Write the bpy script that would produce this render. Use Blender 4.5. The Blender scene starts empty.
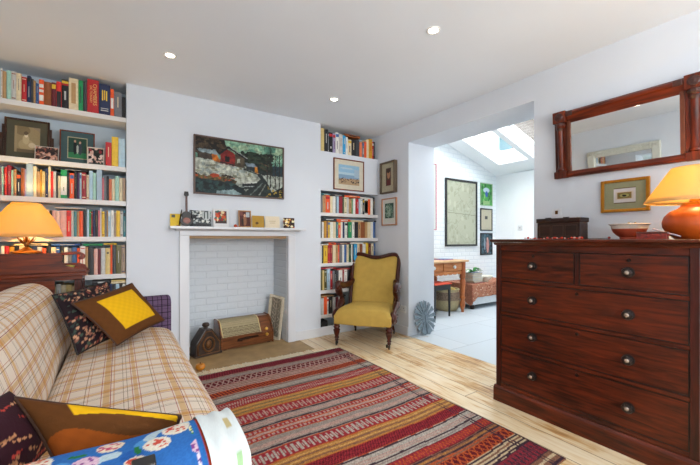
import bpy, bmesh, math, random
import numpy as np
from mathutils import Vector, Matrix
random.seed(7)
sc = bpy.context.scene
COL = sc.collection

# ------------------------------------------------------------------ camera
cam_data = bpy.data.cameras.new('camera')
cam_data.sensor_width = 36.0
cam_data.lens = 36.0*347/700
cam_data.shift_y = 6.5/700
cam_data.clip_start = 0.02
cam = bpy.data.objects.new('camera', cam_data)
cam.location = (0, 0, 1.145)
cam.rotation_euler = (math.pi/2, 0, math.radians(-33.76))
COL.objects.link(cam); sc.camera = cam

# ------------------------------------------------------------------ world, lights, exposure
def lin(c):
    return tuple((v/12.92 if v <= 0.04045 else ((v+0.055)/1.055)**2.4) for v in c)
def H(s):
    s = s.lstrip('#'); return lin(tuple(int(s[i:i+2], 16)/255 for i in (0, 2, 4)))
world = bpy.data.worlds.new('sky'); sc.world = world
world.use_nodes = True
wn = world.node_tree; wn.nodes.clear()
wo = wn.nodes.new('ShaderNodeOutputWorld'); bg = wn.nodes.new('ShaderNodeBackground')
tc = wn.nodes.new('ShaderNodeTexCoord'); ns = wn.nodes.new('ShaderNodeTexNoise'); rp = wn.nodes.new('ShaderNodeValToRGB')
ns.inputs['Scale'].default_value = 3.2; ns.inputs['Detail'].default_value = 3
rp.color_ramp.elements[0].position = .44; rp.color_ramp.elements[0].color = (0.026, 0.047, 0.056, 1)
rp.color_ramp.elements[1].position = .53; rp.color_ramp.elements[1].color = (1.0, 1.0, 1.0, 1)
wn.links.new(tc.outputs['Generated'], ns.inputs['Vector']); wn.links.new(ns.outputs['Fac'], rp.inputs['Fac'])
wn.links.new(rp.outputs['Color'], bg.inputs['Color']); wn.links.new(bg.outputs['Background'], wo.inputs['Surface'])
bg.inputs['Strength'].default_value = 17.0

def add_light(name, kind, loc, energy, color, rot=(0, 0, 0), **kw):
    d = bpy.data.lights.new(name, kind); d.energy = energy; d.color = color
    for k, v in kw.items():
        if k == 'portal': d.cycles.is_portal = True
        else: setattr(d, k, v)
    o = bpy.data.objects.new(name, d); o.location = loc; o.rotation_euler = rot
    COL.objects.link(o); return o
# area lamp added outside the unseen back window to brighten the room
add_light('window_daylight', 'AREA', (1.0, -1.66, 1.45), 38, (0.90, 0.95, 1.0), (math.radians(-90), 0, math.pi), shape='RECTANGLE', size=2.6, size_y=1.7)
# ceiling spotlight beams; the last two are unseen and have no fitting
DOWN = [(0.318, 2.86), (1.70, 1.57), (1.74, 2.88), (0.318, 1.57), (0.318, .1), (1.7, .1)]
for dx, dy in DOWN:
    add_light('downlight_beam', 'SPOT', (dx, dy, 2.465), 12, (1.0, 0.94, 0.88), spot_size=math.radians(130), spot_blend=1.0, shadow_soft_size=.03)
add_light('dresser_lamp_bulb', 'POINT', (2.50, .497, 1.425), 10, (1.0, 0.66, 0.24), shadow_soft_size=.03)
add_light('desk_lamp_bulb', 'POINT', (-.553, 3.40, 1.27), 10, (1.0, 0.66, 0.24), shadow_soft_size=.03)

vs = sc.view_settings
vs.view_transform = 'Standard'; vs.look = 'None'; vs.exposure = -0.22; vs.gamma = 1.0; vs.use_curve_mapping = False
sc.display_settings.display_device = 'sRGB'
try:
    sc.cycles.use_denoising = True
    sc.cycles.max_bounces = 10; sc.cycles.diffuse_bounces = 6; sc.cycles.sample_clamp_indirect = 8
except Exception: pass

# ------------------------------------------------------------------ materials
MATS = {}
def nodes_of(m):
    nt = m.node_tree; return nt, nt.nodes['Principled BSDF']
def new_mat(name):
    m = bpy.data.materials.new(name); m.use_nodes = True; return m
def mat(name, color, rough=.6, metal=0.0, var=.06, scale=25, bump=.0, coat=0, bscale=None, stretch=None, spec=None):
    if name in MATS: return MATS[name]
    m = new_mat(name); nt, b = nodes_of(m)
    c = H(color) if isinstance(color, str) else color
    b.inputs['Roughness'].default_value = rough; b.inputs['Metallic'].default_value = metal
    if coat: b.inputs['Coat Weight'].default_value = coat; b.inputs['Coat Roughness'].default_value = .15
    if spec is not None: b.inputs['Specular IOR Level'].default_value = spec
    t = nt.nodes.new('ShaderNodeTexCoord'); mp = nt.nodes.new('ShaderNodeMapping'); n = nt.nodes.new('ShaderNodeTexNoise')
    if stretch: mp.inputs['Scale'].default_value = stretch
    n.inputs['Scale'].default_value = scale; n.inputs['Detail'].default_value = 4
    r = nt.nodes.new('ShaderNodeValToRGB')
    r.color_ramp.elements[0].position = .3; r.color_ramp.elements[1].position = .7
    r.color_ramp.elements[0].color = tuple(max(0, x*(1-var)) for x in c)+(1,)
    r.color_ramp.elements[1].color = tuple(min(1, x*(1+var)) for x in c)+(1,)
    L = nt.links.new
    L(t.outputs['Object'], mp.inputs['Vector']); L(mp.outputs['Vector'], n.inputs['Vector']); L(n.outputs['Fac'], r.inputs['Fac']); L(r.outputs['Color'], b.inputs['Base Color'])
    if bump:
        bp = nt.nodes.new('ShaderNodeBump'); bp.inputs['Strength'].default_value = bump; bp.inputs['Distance'].default_value = .004
        n2 = nt.nodes.new('ShaderNodeTexNoise'); n2.inputs['Scale'].default_value = bscale or scale*2; n2.inputs['Detail'].default_value = 3
        L(mp.outputs['Vector'], n2.inputs['Vector']); L(n2.outputs['Fac'], bp.inputs['Height']); L(bp.outputs['Normal'], b.inputs['Normal'])
    MATS[name] = m; return m
def wood(name, dark, light, rough=.35, axis='x', scale=6, coat=.3, mid=None):
    """straight grained timber; axis = the direction the grain runs in object space"""
    if name in MATS: return MATS[name]
    m = new_mat(name); nt, b = nodes_of(m); L = nt.links.new
    t = nt.nodes.new('ShaderNodeTexCoord'); mp = nt.nodes.new('ShaderNodeMapping')
    s = [9, 9, 9]; s['xyz'.index(axis)] = .8; mp.inputs['Scale'].default_value = s
    n = nt.nodes.new('ShaderNodeTexNoise'); n.inputs['Scale'].default_value = scale; n.inputs['Detail'].default_value = 6; n.inputs['Distortion'].default_value = .6
    n2 = nt.nodes.new('ShaderNodeTexNoise'); n2.inputs['Scale'].default_value = 2.5; n2.inputs['Detail'].default_value = 2
    mx = nt.nodes.new('ShaderNodeMath'); mx.operation = 'MULTIPLY_ADD'; mx.inputs[1].default_value = .7
    m2 = nt.nodes.new('ShaderNodeMath'); m2.operation = 'MULTIPLY'; m2.inputs[1].default_value = .3
    r = nt.nodes.new('ShaderNodeValToRGB')
    r.color_ramp.elements[0].position = .36; r.color_ramp.elements[0].color = H(dark)+(1,)
    r.color_ramp.elements[1].position = .68; r.color_ramp.elements[1].color = H(light)+(1,)
    L(t.outputs['Object'], mp.inputs['Vector']); L(mp.outputs['Vector'], n.inputs['Vector']); L(t.outputs['Object'], n2.inputs['Vector'])
    L(n2.outputs['Fac'], m2.inputs[0]); L(n.outputs['Fac'], mx.inputs[0]); L(m2.outputs[0], mx.inputs[2]); L(mx.outputs[0], r.inputs['Fac']); L(r.outputs['Color'], b.inputs['Base Color'])
    b.inputs['Roughness'].default_value = rough; b.inputs['Specular IOR Level'].default_value = .3; b.inputs['Coat Weight'].default_value = coat; b.inputs['Coat Roughness'].default_value = .2
    bp = nt.nodes.new('ShaderNodeBump'); bp.inputs['Strength'].default_value = .12; bp.inputs['Distance'].default_value = .002
    L(n.outputs['Fac'], bp.inputs['Height']); L(bp.outputs['Normal'], b.inputs['Normal'])
    MATS[name] = m; return m
def emis(name, color, strength):
    if name in MATS: return MATS[name]
    m = new_mat(name); nt, b = nodes_of(m)
    b.inputs['Base Color'].default_value = (.8, .8, .8, 1)
    b.inputs['Emission Color'].default_value = tuple(color)+(1,); b.inputs['Emission Strength'].default_value = strength
    MATS[name] = m; return m
def attr_mat(name, rough=.8, bump=0, bscale=200, spec=.3):
    """colour of a woven, printed or painted design stored per point"""
    if name in MATS: return MATS[name]
    m = new_mat(name); nt, b = nodes_of(m); L = nt.links.new
    a = nt.nodes.new('ShaderNodeAttribute'); a.attribute_name = 'design'
    L(a.outputs['Color'], b.inputs['Base Color']); b.inputs['Roughness'].default_value = rough
    b.inputs['Specular IOR Level'].default_value = spec
    if bump:
        t = nt.nodes.new('ShaderNodeTexCoord'); n = nt.nodes.new('ShaderNodeTexNoise'); n.inputs['Scale'].default_value = bscale
        bp = nt.nodes.new('ShaderNodeBump'); bp.inputs['Strength'].default_value = bump; bp.inputs['Distance'].default_value = .003
        L(t.outputs['Object'], n.inputs['Vector']); L(n.outputs['Fac'], bp.inputs['Height']); L(bp.outputs['Normal'], b.inputs['Normal'])
    MATS[name] = m; return m
def glass_mat():
    if 'glass' in MATS: return MATS['glass']
    m = new_mat('glass'); nt, b = nodes_of(m)
    out = nt.nodes['Material Output']; tr = nt.nodes.new('ShaderNodeBsdfTransparent'); gl = nt.nodes.new('ShaderNodeBsdfGlossy')
    gl.inputs['Roughness'].default_value = .03; mx = nt.nodes.new('ShaderNodeMixShader'); mx.inputs[0].default_value = .05
    L = nt.links.new
    L(tr.outputs[0], mx.inputs[1]); L(gl.outputs[0], mx.inputs[2]); L(mx.outputs[0], out.inputs['Surface'])
    MATS['glass'] = m; return m
def brick_mat(name, c1, c2, mortar, plane, bw=.23, bh=.075, ms=.012, bump=.5, rough=.7):
    if name in MATS: return MATS[name]
    m = new_mat(name); nt, b = nodes_of(m); L = nt.links.new
    t = nt.nodes.new('ShaderNodeTexCoord'); sp = nt.nodes.new('ShaderNodeSeparateXYZ'); cb = nt.nodes.new('ShaderNodeCombineXYZ')
    L(t.outputs['Object'], sp.inputs[0]); L(sp.outputs['X' if plane == 'xz' else 'Y'], cb.inputs['X']); L(sp.outputs['Z'], cb.inputs['Y'])
    br = nt.nodes.new('ShaderNodeTexBrick'); L(cb.outputs[0], br.inputs['Vector'])
    br.inputs['Scale'].default_value = 1; br.inputs['Brick Width'].default_value = bw; br.inputs['Row Height'].default_value = bh
    br.inputs['Mortar Size'].default_value = ms; br.inputs['Mortar Smooth'].default_value = .6
    br.inputs['Color1'].default_value = H(c1)+(1,); br.inputs['Color2'].default_value = H(c2)+(1,); br.inputs['Mortar'].default_value = H(mortar)+(1,)
    n = nt.nodes.new('ShaderNodeTexNoise'); n.inputs['Scale'].default_value = 22; n.inputs['Detail'].default_value = 4; L(t.outputs['Object'], n.inputs['Vector'])
    ma = nt.nodes.new('ShaderNodeMath'); ma.operation = 'MULTIPLY_ADD'; ma.inputs[1].default_value = -1.0
    L(br.outputs['Fac'], ma.inputs[0]); L(n.outputs['Fac'], ma.inputs[2])
    bp = nt.nodes.new('ShaderNodeBump'); bp.inputs['Strength'].default_value = bump; bp.inputs['Distance'].default_value = .008
    L(ma.outputs[0], bp.inputs['Height']); L(bp.outputs['Normal'], b.inputs['Normal'])
    L(br.outputs['Color'], b.inputs['Base Color']); b.inputs['Roughness'].default_value = rough
    MATS[name] = m; return m
def plank_mat():
    m = new_mat('floorboards'); nt, b = nodes_of(m); L = nt.links.new
    t = nt.nodes.new('ShaderNodeTexCoord'); sp = nt.nodes.new('ShaderNodeSeparateXYZ'); cb = nt.nodes.new('ShaderNodeCombineXYZ')
    L(t.outputs['Object'], sp.inputs[0]); L(sp.outputs['Y'], cb.inputs['X']); L(sp.outputs['X'], cb.inputs['Y'])
    br = nt.nodes.new('ShaderNodeTexBrick'); L(cb.outputs[0], br.inputs['Vector'])
    br.inputs['Scale'].default_value = 1; br.inputs['Brick Width'].default_value = 2.6; br.inputs['Row Height'].default_value = .15
    br.inputs['Mortar Size'].default_value = .0028; br.offset = .37
    br.inputs['Color1'].default_value = (0.15,)*3+(1,); br.inputs['Color2'].default_value = (.85,)*3+(1,); br.inputs['Mortar'].default_value = (.5,)*3+(1,)
    mp = nt.nodes.new('ShaderNodeMapping'); mp.inputs['Scale'].default_value = (16, 1.6, 1); L(t.outputs['Object'], mp.inputs['Vector'])
    n = nt.nodes.new('ShaderNodeTexNoise'); n.inputs['Scale'].default_value = 2.2; n.inputs['Detail'].default_value = 7; n.inputs['Distortion'].default_value = 1.2; L(mp.outputs[0], n.inputs['Vector'])
    n2 = nt.nodes.new('ShaderNodeTexNoise'); n2.inputs['Scale'].default_value = 3.2; n2.inputs['Detail'].default_value = 3; L(t.outputs['Object'], n2.inputs['Vector'])
    r = nt.nodes.new('ShaderNodeValToRGB'); e = r.color_ramp.elements
    e[0].position = .34; e[0].color = H('8c5c30')+(1,); e[1].position = .66; e[1].color = H('e4d4b8')+(1,)
    k = e.new(.44); k.color = H('c49a62')+(1,); k = e.new(.53); k.color = H('dcc6a0')+(1,)
    a1 = nt.nodes.new('ShaderNodeMath'); a1.operation = 'MULTIPLY_ADD'; a1.inputs[1].default_value = .14; L(br.outputs['Color'], a1.inputs[0])
    a2 = nt.nodes.new('ShaderNodeMath'); a2.operation = 'MULTIPLY_ADD'; a2.inputs[1].default_value = .55; L(n.outputs['Fac'], a2.inputs[0]); L(a1.outputs[0], a2.inputs[2])
    a3 = nt.nodes.new('ShaderNodeMath'); a3.operation = 'MULTIPLY'; a3.inputs[1].default_value = .36; L(n2.outputs['Fac'], a3.inputs[0]); L(a3.outputs[0], a1.inputs[2])
    L(a2.outputs[0], r.inputs['Fac'])
    mx = nt.nodes.new('ShaderNodeMixRGB'); mx.inputs[2].default_value = H('7a5c3c')+(1,); L(br.outputs['Fac'], mx.inputs[0]); L(r.outputs['Color'], mx.inputs[1]); L(mx.outputs[0], b.inputs['Base Color'])
    b.inputs['Roughness'].default_value = .38; b.inputs['Coat Weight'].default_value = .2; b.inputs['Coat Roughness'].default_value = .3
    bp = nt.nodes.new('ShaderNodeBump'); bp.inputs['Strength'].default_value = .25; bp.inputs['Distance'].default_value = .002; L(n.outputs['Fac'], bp.inputs['Height']); L(bp.outputs['Normal'], b.inputs['Normal'])
    return m
def tile_mat():
    m = new_mat('stone_tiles'); nt, b = nodes_of(m); L = nt.links.new
    t = nt.nodes.new('ShaderNodeTexCoord'); br = nt.nodes.new('ShaderNodeTexBrick'); L(t.outputs['Object'], br.inputs['Vector'])
    br.inputs['Scale'].default_value = 1; br.inputs['Brick Width'].default_value = .9; br.inputs['Row Height'].default_value = .6; br.inputs['Mortar Size'].default_value = .004
    br.inputs['Color1'].default_value = H('b9c4cc')+(1,); br.inputs['Color2'].default_value = H('c3ccd2')+(1,); br.inputs['Mortar'].default_value = H('98a2aa')+(1,)
    L(br.outputs['Color'], b.inputs['Base Color']); b.inputs['Roughness'].default_value = .45
    return m
def plaid_mat(name, base, bands_u, bands_v, pu, pv):
    """woven check: bands = (start, width, colour, strength) in one repeat"""
    m = new_mat(name); nt, b = nodes_of(m); L = nt.links.new
    t = nt.nodes.new('ShaderNodeUVMap'); sp = nt.nodes.new('ShaderNodeSeparateXYZ'); L(t.outputs[0], sp.inputs[0])
    cur = None
    for out, bands, per in (('X', bands_u, pu), ('Y', bands_v, pv)):
        d = nt.nodes.new('ShaderNodeMath'); d.operation = 'DIVIDE'; d.inputs[1].default_value = per; L(sp.outputs[out], d.inputs[0])
        f = nt.nodes.new('ShaderNodeMath'); f.operation = 'FRACT'; L(d.outputs[0], f.inputs[0])
        r = nt.nodes.new('ShaderNodeValToRGB'); cr = r.color_ramp; cr.interpolation = 'CONSTANT'
        cr.elements[0].position = 0; cr.elements[0].color = (1, 1, 1, 1); cr.elements.remove(cr.elements[1])
        for s, w, c in bands:
            k = cr.elements.new(s); k.color = H(c)+(1,); k = cr.elements.new(s+w); k.color = (1, 1, 1, 1)
        L(f.outputs[0], r.inputs['Fac'])
        mx = nt.nodes.new('ShaderNodeMixRGB'); mx.blend_type = 'MULTIPLY'; mx.inputs[0].default_value = .9
        if cur is None: mx.inputs[1].default_value = H(base)+(1,)
        else: L(cur, mx.inputs[1])
        L(r.outputs['Color'], mx.inputs[2]); cur = mx.outputs[0]
    L(cur, b.inputs['Base Color']); b.inputs['Roughness'].default_value = .9; b.inputs['Specular IOR Level'].default_value = .2
    n = nt.nodes.new('ShaderNodeTexNoise'); n.inputs['Scale'].default_value = 9; o = nt.nodes.new('ShaderNodeTexCoord'); L(o.outputs['Object'], n.inputs['Vector'])
    bp = nt.nodes.new('ShaderNodeBump'); bp.inputs['Strength'].default_value = .35; bp.inputs['Distance'].default_value = .02; L(n.outputs['Fac'], bp.inputs['Height']); L(bp.outputs['Normal'], b.inputs['Normal'])
    MATS[name] = m; return m

# ------------------------------------------------------------------ mesh helpers
def bx(bm, x0, x1, y0, y1, z0, z1, M=None, mi=0):
    vs_ = [bm.verts.new((x, y, z)) for x in (x0, x1) for y in (y0, y1) for z in (z0, z1)]
    if M is not None:
        for v in vs_: v.co = M @ v.co
    for f in ((0, 1, 3, 2), (4, 6, 7, 5), (0, 4, 5, 1), (2, 3, 7, 6), (0, 2, 6, 4), (1, 5, 7, 3)):
        fc = bm.faces.new([vs_[i] for i in f]); fc.material_index = mi
    return vs_
def box(x0, x1, y0, y1, z0, z1):
    bm = bmesh.new(); bx(bm, x0, x1, y0, y1, z0, z1); return bm
def lathe(profile, seg=24, bm=None, M=None):
    bm = bm or bmesh.new(); rings = []
    for r, z in profile:
        rings.append([bm.verts.new((r*math.cos(2*math.pi*i/seg), r*math.sin(2*math.pi*i/seg), z)) for i in range(seg)] if r > 1e-5 else [bm.verts.new((0, 0, z))])
    if M is not None:
        for rg in rings:
            for v in rg: v.co = M @ v.co
    for a, b in zip(rings, rings[1:]):
        for i in range(seg):
            j = (i+1) % seg
            if len(a) == 1 and len(b) == 1: continue
            if len(a) == 1: bm.faces.new((a[0], b[i], b[j]))
            elif len(b) == 1: bm.faces.new((a[i], a[j], b[0]))
            else: bm.faces.new((a[i], a[j], b[j], b[i]))
    return bm
def tube(pts, rad, seg=10, bm=None, closed=False):
    bm = bm or bmesh.new(); P = [Vector(p) for p in pts]; n = len(P); rings = []
    up = Vector((0, 0, 1)); prev = None
    for i in range(n):
        a = P[(i-1) % n] if (closed or i > 0) else P[i]; c = P[(i+1) % n] if (closed or i < n-1) else P[i]
        t = (c-a).normalized()
        if prev is None:
            x = t.cross(up)
            if x.length < .1: x = t.cross(Vector((1, 0, 0)))
        else: x = prev - t*prev.dot(t)
        x.normalize(); prev = x; y = t.cross(x)
        r = rad[i] if isinstance(rad, (list, tuple)) else rad
        rings.append([bm.verts.new(P[i]+x*math.cos(2*math.pi*k/seg)*r+y*math.sin(2*math.pi*k/seg)*r) for k in range(seg)])
    rr = list(zip(rings, rings[1:]))
    if closed: rr.append((rings[-1], rings[0]))
    for a, b in rr:
        for k in range(seg):
            j = (k+1) % seg; bm.faces.new((a[k], a[j], b[j], b[k]))
    if not closed:
        bm.faces.new(rings[0][::-1]); bm.faces.new(rings[-1])
    return bm
def prism(pts, a0, a1, axis='y', bm=None, M=None):
    """outline pts extruded along axis; for axis y pts are (x,z); x: (y,z); z: (x,y)"""
    bm = bm or bmesh.new()
    f = {'y': lambda p, a: (p[0], a, p[1]), 'x': lambda p, a: (a, p[0], p[1]), 'z': lambda p, a: (p[0], p[1], a)}[axis]
    A = [bm.verts.new(f(p, a0)) for p in pts]; B = [bm.verts.new(f(p, a1)) for p in pts]
    if M is not None:
        for v in A+B: v.co = M @ v.co
    bm.faces.new(A); bm.faces.new(B[::-1])
    for i in range(len(pts)):
        j = (i+1) % len(pts); bm.faces.new((A[i], B[i], B[j], A[j]))
    return bm
def smooth_curve(pts, n=6):
    """Catmull-Rom through the points"""
    P = [Vector(p) for p in pts]; out = []
    for i in range(len(P)-1):
        p0 = P[max(i-1, 0)]; p1 = P[i]; p2 = P[i+1]; p3 = P[min(i+2, len(P)-1)]
        for k in range(n):
            t = k/n; out.append(.5*((2*p1)+(p2-p0)*t+(2*p0-5*p1+4*p2-p3)*t*t+(3*p1-p0-3*p2+p3)*t**3))
    out.append(P[-1]); return out
def obj(name, bm, m, parent=None, smooth=False, bevel=0, seg=2, loc=None):
    bmesh.ops.recalc_face_normals(bm, faces=bm.faces)
    me = bpy.data.meshes.new(name); bm.to_mesh(me); bm.free()
    for x in (m if isinstance(m, (list, tuple)) else [m]): me.materials.append(x)
    if smooth:
        me.polygons.foreach_set('use_smooth', [True]*len(me.polygons))
        if smooth == 'angle':
            try: me.set_sharp_from_angle(angle=math.radians(38))
            except Exception: pass
    o = bpy.data.objects.new(name, me); COL.objects.link(o)
    if parent: o.parent = parent
    if loc: o.location = loc
    if bevel:
        b = o.modifiers.new('bevel', 'BEVEL'); b.width = bevel; b.segments = seg; b.limit_method = 'ANGLE'; b.angle_limit = math.radians(35)
    return o
def thing(name, label, cat, loc=(0, 0, 0), rz=0, group=None):
    o = bpy.data.objects.new(name, None); COL.objects.link(o); o.empty_display_size = .05
    o.location = loc; o.rotation_euler = (0, 0, rz); o['label'] = label; o['category'] = cat
    if group: o['group'] = group
    return o
def tag(o, label, cat, group=None):
    o['label'] = label; o['category'] = cat
    if group: o['group'] = group
    return o
def struct(name, bm, m, smooth=False, bevel=0, parent=None):
    o = obj(name, bm, m, parent, smooth, bevel); o['kind'] = 'structure'; return o
def sweep(profile, s0, s1, n, r, axis='y', cap=True, closed=False, wob=None):
    """a profile (a,z) swept along axis with its ends rounded by r; UV = arc length, distance"""
    bm = bmesh.new(); uvl = bm.loops.layers.uv.new('UVMap')
    P = [Vector(p) for p in profile]; m = len(P)
    arc = [0]
    for i in range(1, m): arc.append(arc[-1]+(P[i]-P[i-1]).length)
    N = []
    for i in range(m):
        a = P[i-1] if (i > 0 or closed) else P[i]; c = P[(i+1) % m] if (i < m-1 or closed) else P[i]
        t = (c-a).normalized(); N.append(Vector((-t.y, t.x)))
    st = [];
    for k in range(n+1): st.append(s0+(s1-s0)*k/n)
    if r > 0:
        st = sorted(set([round(x, 5) for x in st if s0+r < x < s1-r]+[round(s0+r*(1-math.cos(math.pi/2*k/6)), 5) for k in range(7)]+[round(s1-r*(1-math.cos(math.pi/2*k/6)), 5) for k in range(7)]))
    ar = sum(P[i].x*P[(i+1) % m].y-P[(i+1) % m].x*P[i].y for i in range(m))
    if ar > 0: N = [-q for q in N]
    rows_ = []
    for s in st:
        e = min(s-s0, s1-s); ins = 0
        if r > 0 and e < r: ins = r-math.sqrt(max(0, r*r-(r-e)**2))
        row = []
        for i in range(m):
            q = P[i]-N[i]*ins
            if wob: q = q+N[i]*wob(arc[i], s)
            row.append(bm.verts.new((q.x, s, q.y) if axis == 'y' else (s, q.x, q.y)))
        rows_.append(row)
    mm = m if closed else m-1
    for k in range(len(rows_)-1):
        for i in range(mm):
            j = (i+1) % m
            f = bm.faces.new((rows_[k][i], rows_[k][j], rows_[k+1][j], rows_[k+1][i]))
            us = [(arc[i], st[k]), (arc[j] if j else arc[-1]+.05, st[k]), (arc[j] if j else arc[-1]+.05, st[k+1]), (arc[i], st[k+1])]
            for lp, u in zip(f.loops, us): lp[uvl].uv = u
    if cap:
        for row, s in ((rows_[0], 0), (rows_[-1], 1)):
            f = bm.faces.new(row if s else row[::-1])
            for lp in f.loops: lp[uvl].uv = ((lp.vert.co.x if axis == 'y' else lp.vert.co.y)+.6, lp.vert.co.z)
    return bm

class Canvas:
    """a small painted design, rows from the bottom, later stored on the points of a fine grid"""
    def __init__(s, w, h, bg): s.w, s.h = w, h; s.a = np.empty((h, w, 3)); s.a[:] = H(bg); s.X, s.Y = np.meshgrid((np.arange(w)+.5)/w, (np.arange(h)+.5)/h)
    def put(s, mask, c): s.a[mask] = H(c)
    def rect(s, x0, x1, y0, y1, c): s.put((s.X >= x0) & (s.X < x1) & (s.Y >= y0) & (s.Y < y1), c)
    def ell(s, cx, cy, rx, ry, c): s.put(((s.X-cx)/rx)**2+((s.Y-cy)/ry)**2 < 1, c)
    def poly(s, pts, c):
        m = np.zeros(s.X.shape, bool); n = len(pts)
        for i in range(n):
            x0, y0 = pts[i]; x1, y1 = pts[(i+1) % n]
            if y0 == y1: continue
            cr = ((s.Y > min(y0, y1)) & (s.Y <= max(y0, y1)) & (s.X < (x1-x0)*(s.Y-y0)/(y1-y0)+x0)); m ^= cr
        s.put(m, c)
    def line(s, p, q, w, c):
        d = np.array(q)-np.array(p); l2 = (d**2).sum() or 1e-9
        t = np.clip(((s.X-p[0])*d[0]+(s.Y-p[1])*d[1])/l2, 0, 1)
        s.put(np.hypot(s.X-p[0]-t*d[0], s.Y-p[1]-t*d[1]) < w, c)
    def speck(s, x0, x1, y0, y1, cols, n, r, seed=1):
        g = random.Random(seed)
        for _ in range(n): s.ell(g.uniform(x0, x1), g.uniform(y0, y1), r*g.uniform(.5, 1.4), r*g.uniform(.5, 1.4), g.choice(cols))
    def strokes(s, amp, seed=1):
        g = np.random.default_rng(seed); sm = lambda a, k: sum(np.roll(a, (i, j), (0, 1)) for i in range(-k, k+1) for j in range(-k, k+1))/(2*k+1)**2
        dx = sm(g.standard_normal((s.h, s.w)), 2)*amp*5; dy = sm(g.standard_normal((s.h, s.w)), 2)*amp*3
        J = np.clip(np.arange(s.w)[None, :]+dx, 0, s.w-1).astype(int); I = np.clip(np.arange(s.h)[:, None]+dy, 0, s.h-1).astype(int)
        s.a = s.a[I, J]; t = sm(g.standard_normal((s.h, s.w)), 3); t /= t.std(); s.a = np.clip(s.a*(1+.22*t[..., None]), 0, 1)
    def grain(s, amt, seed=1):
        g = np.random.default_rng(seed); s.a = np.clip(s.a*(1+amt*(g.random(s.a.shape[:2])[..., None]-.5)*2), 0, 1)
def design(me, cols):
    a = me.color_attributes.new('design', 'FLOAT_COLOR', 'POINT')
    a.data.foreach_set('color', np.concatenate([cols.reshape(-1, 3), np.ones((cols.size//3, 1))], 1).astype(np.float32).ravel())
def grid_obj(name, fn, cv, m, parent=None, smooth=False, thick=0):
    """a surface fn(u,v)->xyz carrying the canvas design"""
    h, w = cv.a.shape[:2]
    U, V = np.meshgrid(np.linspace(0, 1, w), np.linspace(0, 1, h)); P = fn(U, V)
    me = bpy.data.meshes.new(name)
    vts = np.stack(P, -1).reshape(-1, 3); idx = np.arange(w*h).reshape(h, w)
    q = np.stack([idx[:-1, :-1], idx[:-1, 1:], idx[1:, 1:], idx[1:, :-1]], -1).reshape(-1, 4)
    me.vertices.add(len(vts)); me.vertices.foreach_set('co', vts.astype(np.float32).ravel())
    me.loops.add(q.size); me.loops.foreach_set('vertex_index', q.ravel().astype(np.int32))
    me.polygons.add(len(q)); me.polygons.foreach_set('loop_start', np.arange(0, q.size, 4, dtype=np.int32))
    me.update(calc_edges=True); me.validate()
    if smooth: me.polygons.foreach_set('use_smooth', [True]*len(me.polygons))
    design(me, cv.a); me.materials.append(m)
    o = bpy.data.objects.new(name, me); COL.objects.link(o)
    if parent: o.parent = parent
    if thick:
        s = o.modifiers.new('solid', 'SOLIDIFY'); s.thickness = thick; s.offset = -1
    return o
def panel(name, w, h, y, cv, m, parent, z0=0, x0=0, thick=0, tilt=0):
    return grid_obj(name, lambda U, V: (x0+(U-.5)*w, y+0*U+V*tilt, z0+V*h), cv, m, parent, thick=thick)
PRINT = attr_mat('printed_picture', .45); CLOTHP = attr_mat('patterned_cloth', .95, .3, 60, .15); OIL = attr_mat('oil_paint', .5, .5, 90)

def framed(name, label, cat, w, h, fw, fd, fmat, cv, loc, rz=0, matw=0, matmat=None, group=None, bev=.003, tilt=0, matwb=None, glass=False):
    """picture: moulded frame, backing, mount and picture; local x right, -y to the viewer, hangs with its back at y=0"""
    t = thing(name, label, cat, loc, rz, group)
    if tilt: t.rotation_euler = (tilt, 0, rz)
    bm = bmesh.new()
    for sx in (-1, 1):
        a, b = sorted((sx*w/2, sx*(w/2-fw))); bx(bm, a, b, -fd, -.001, 0, h)
    bx(bm, -w/2+fw, w/2-fw, -fd, -.001, 0, fw); bx(bm, -w/2+fw, w/2-fw, -fd, -.001, h-fw, h)
    obj('frame', bm, fmat, t, bevel=bev)
    obj('backing', box(-w/2+fw*.6, w/2-fw*.6, -fd*.4, -.002, fw*.6, h-fw*.6), mat('backing_board', '6b5a45', .9), t)
    iw, ih = w-2*fw, h-2*fw; y = -fd*.45
    if matw:
        mb = matwb or matw; bm = bmesh.new()
        bx(bm, -iw/2, -iw/2+matw, y-.002, y, fw, h-fw); bx(bm, iw/2-matw, iw/2, y-.002, y, fw, h-fw)
        bx(bm, -iw/2+matw, iw/2-matw, y-.002, y, fw, fw+mb); bx(bm, -iw/2+matw, iw/2-matw, y-.002, y, h-fw-mb, h-fw)
        obj('mount', bm, matmat, t)
        panel('picture', iw-2*matw, ih-2*mb, y-.0008, cv, PRINT, t, fw+mb)
    else: panel('picture', iw, ih, y-.001, cv, OIL if cat == 'painting' else PRINT, t, fw)
    return t
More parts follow.
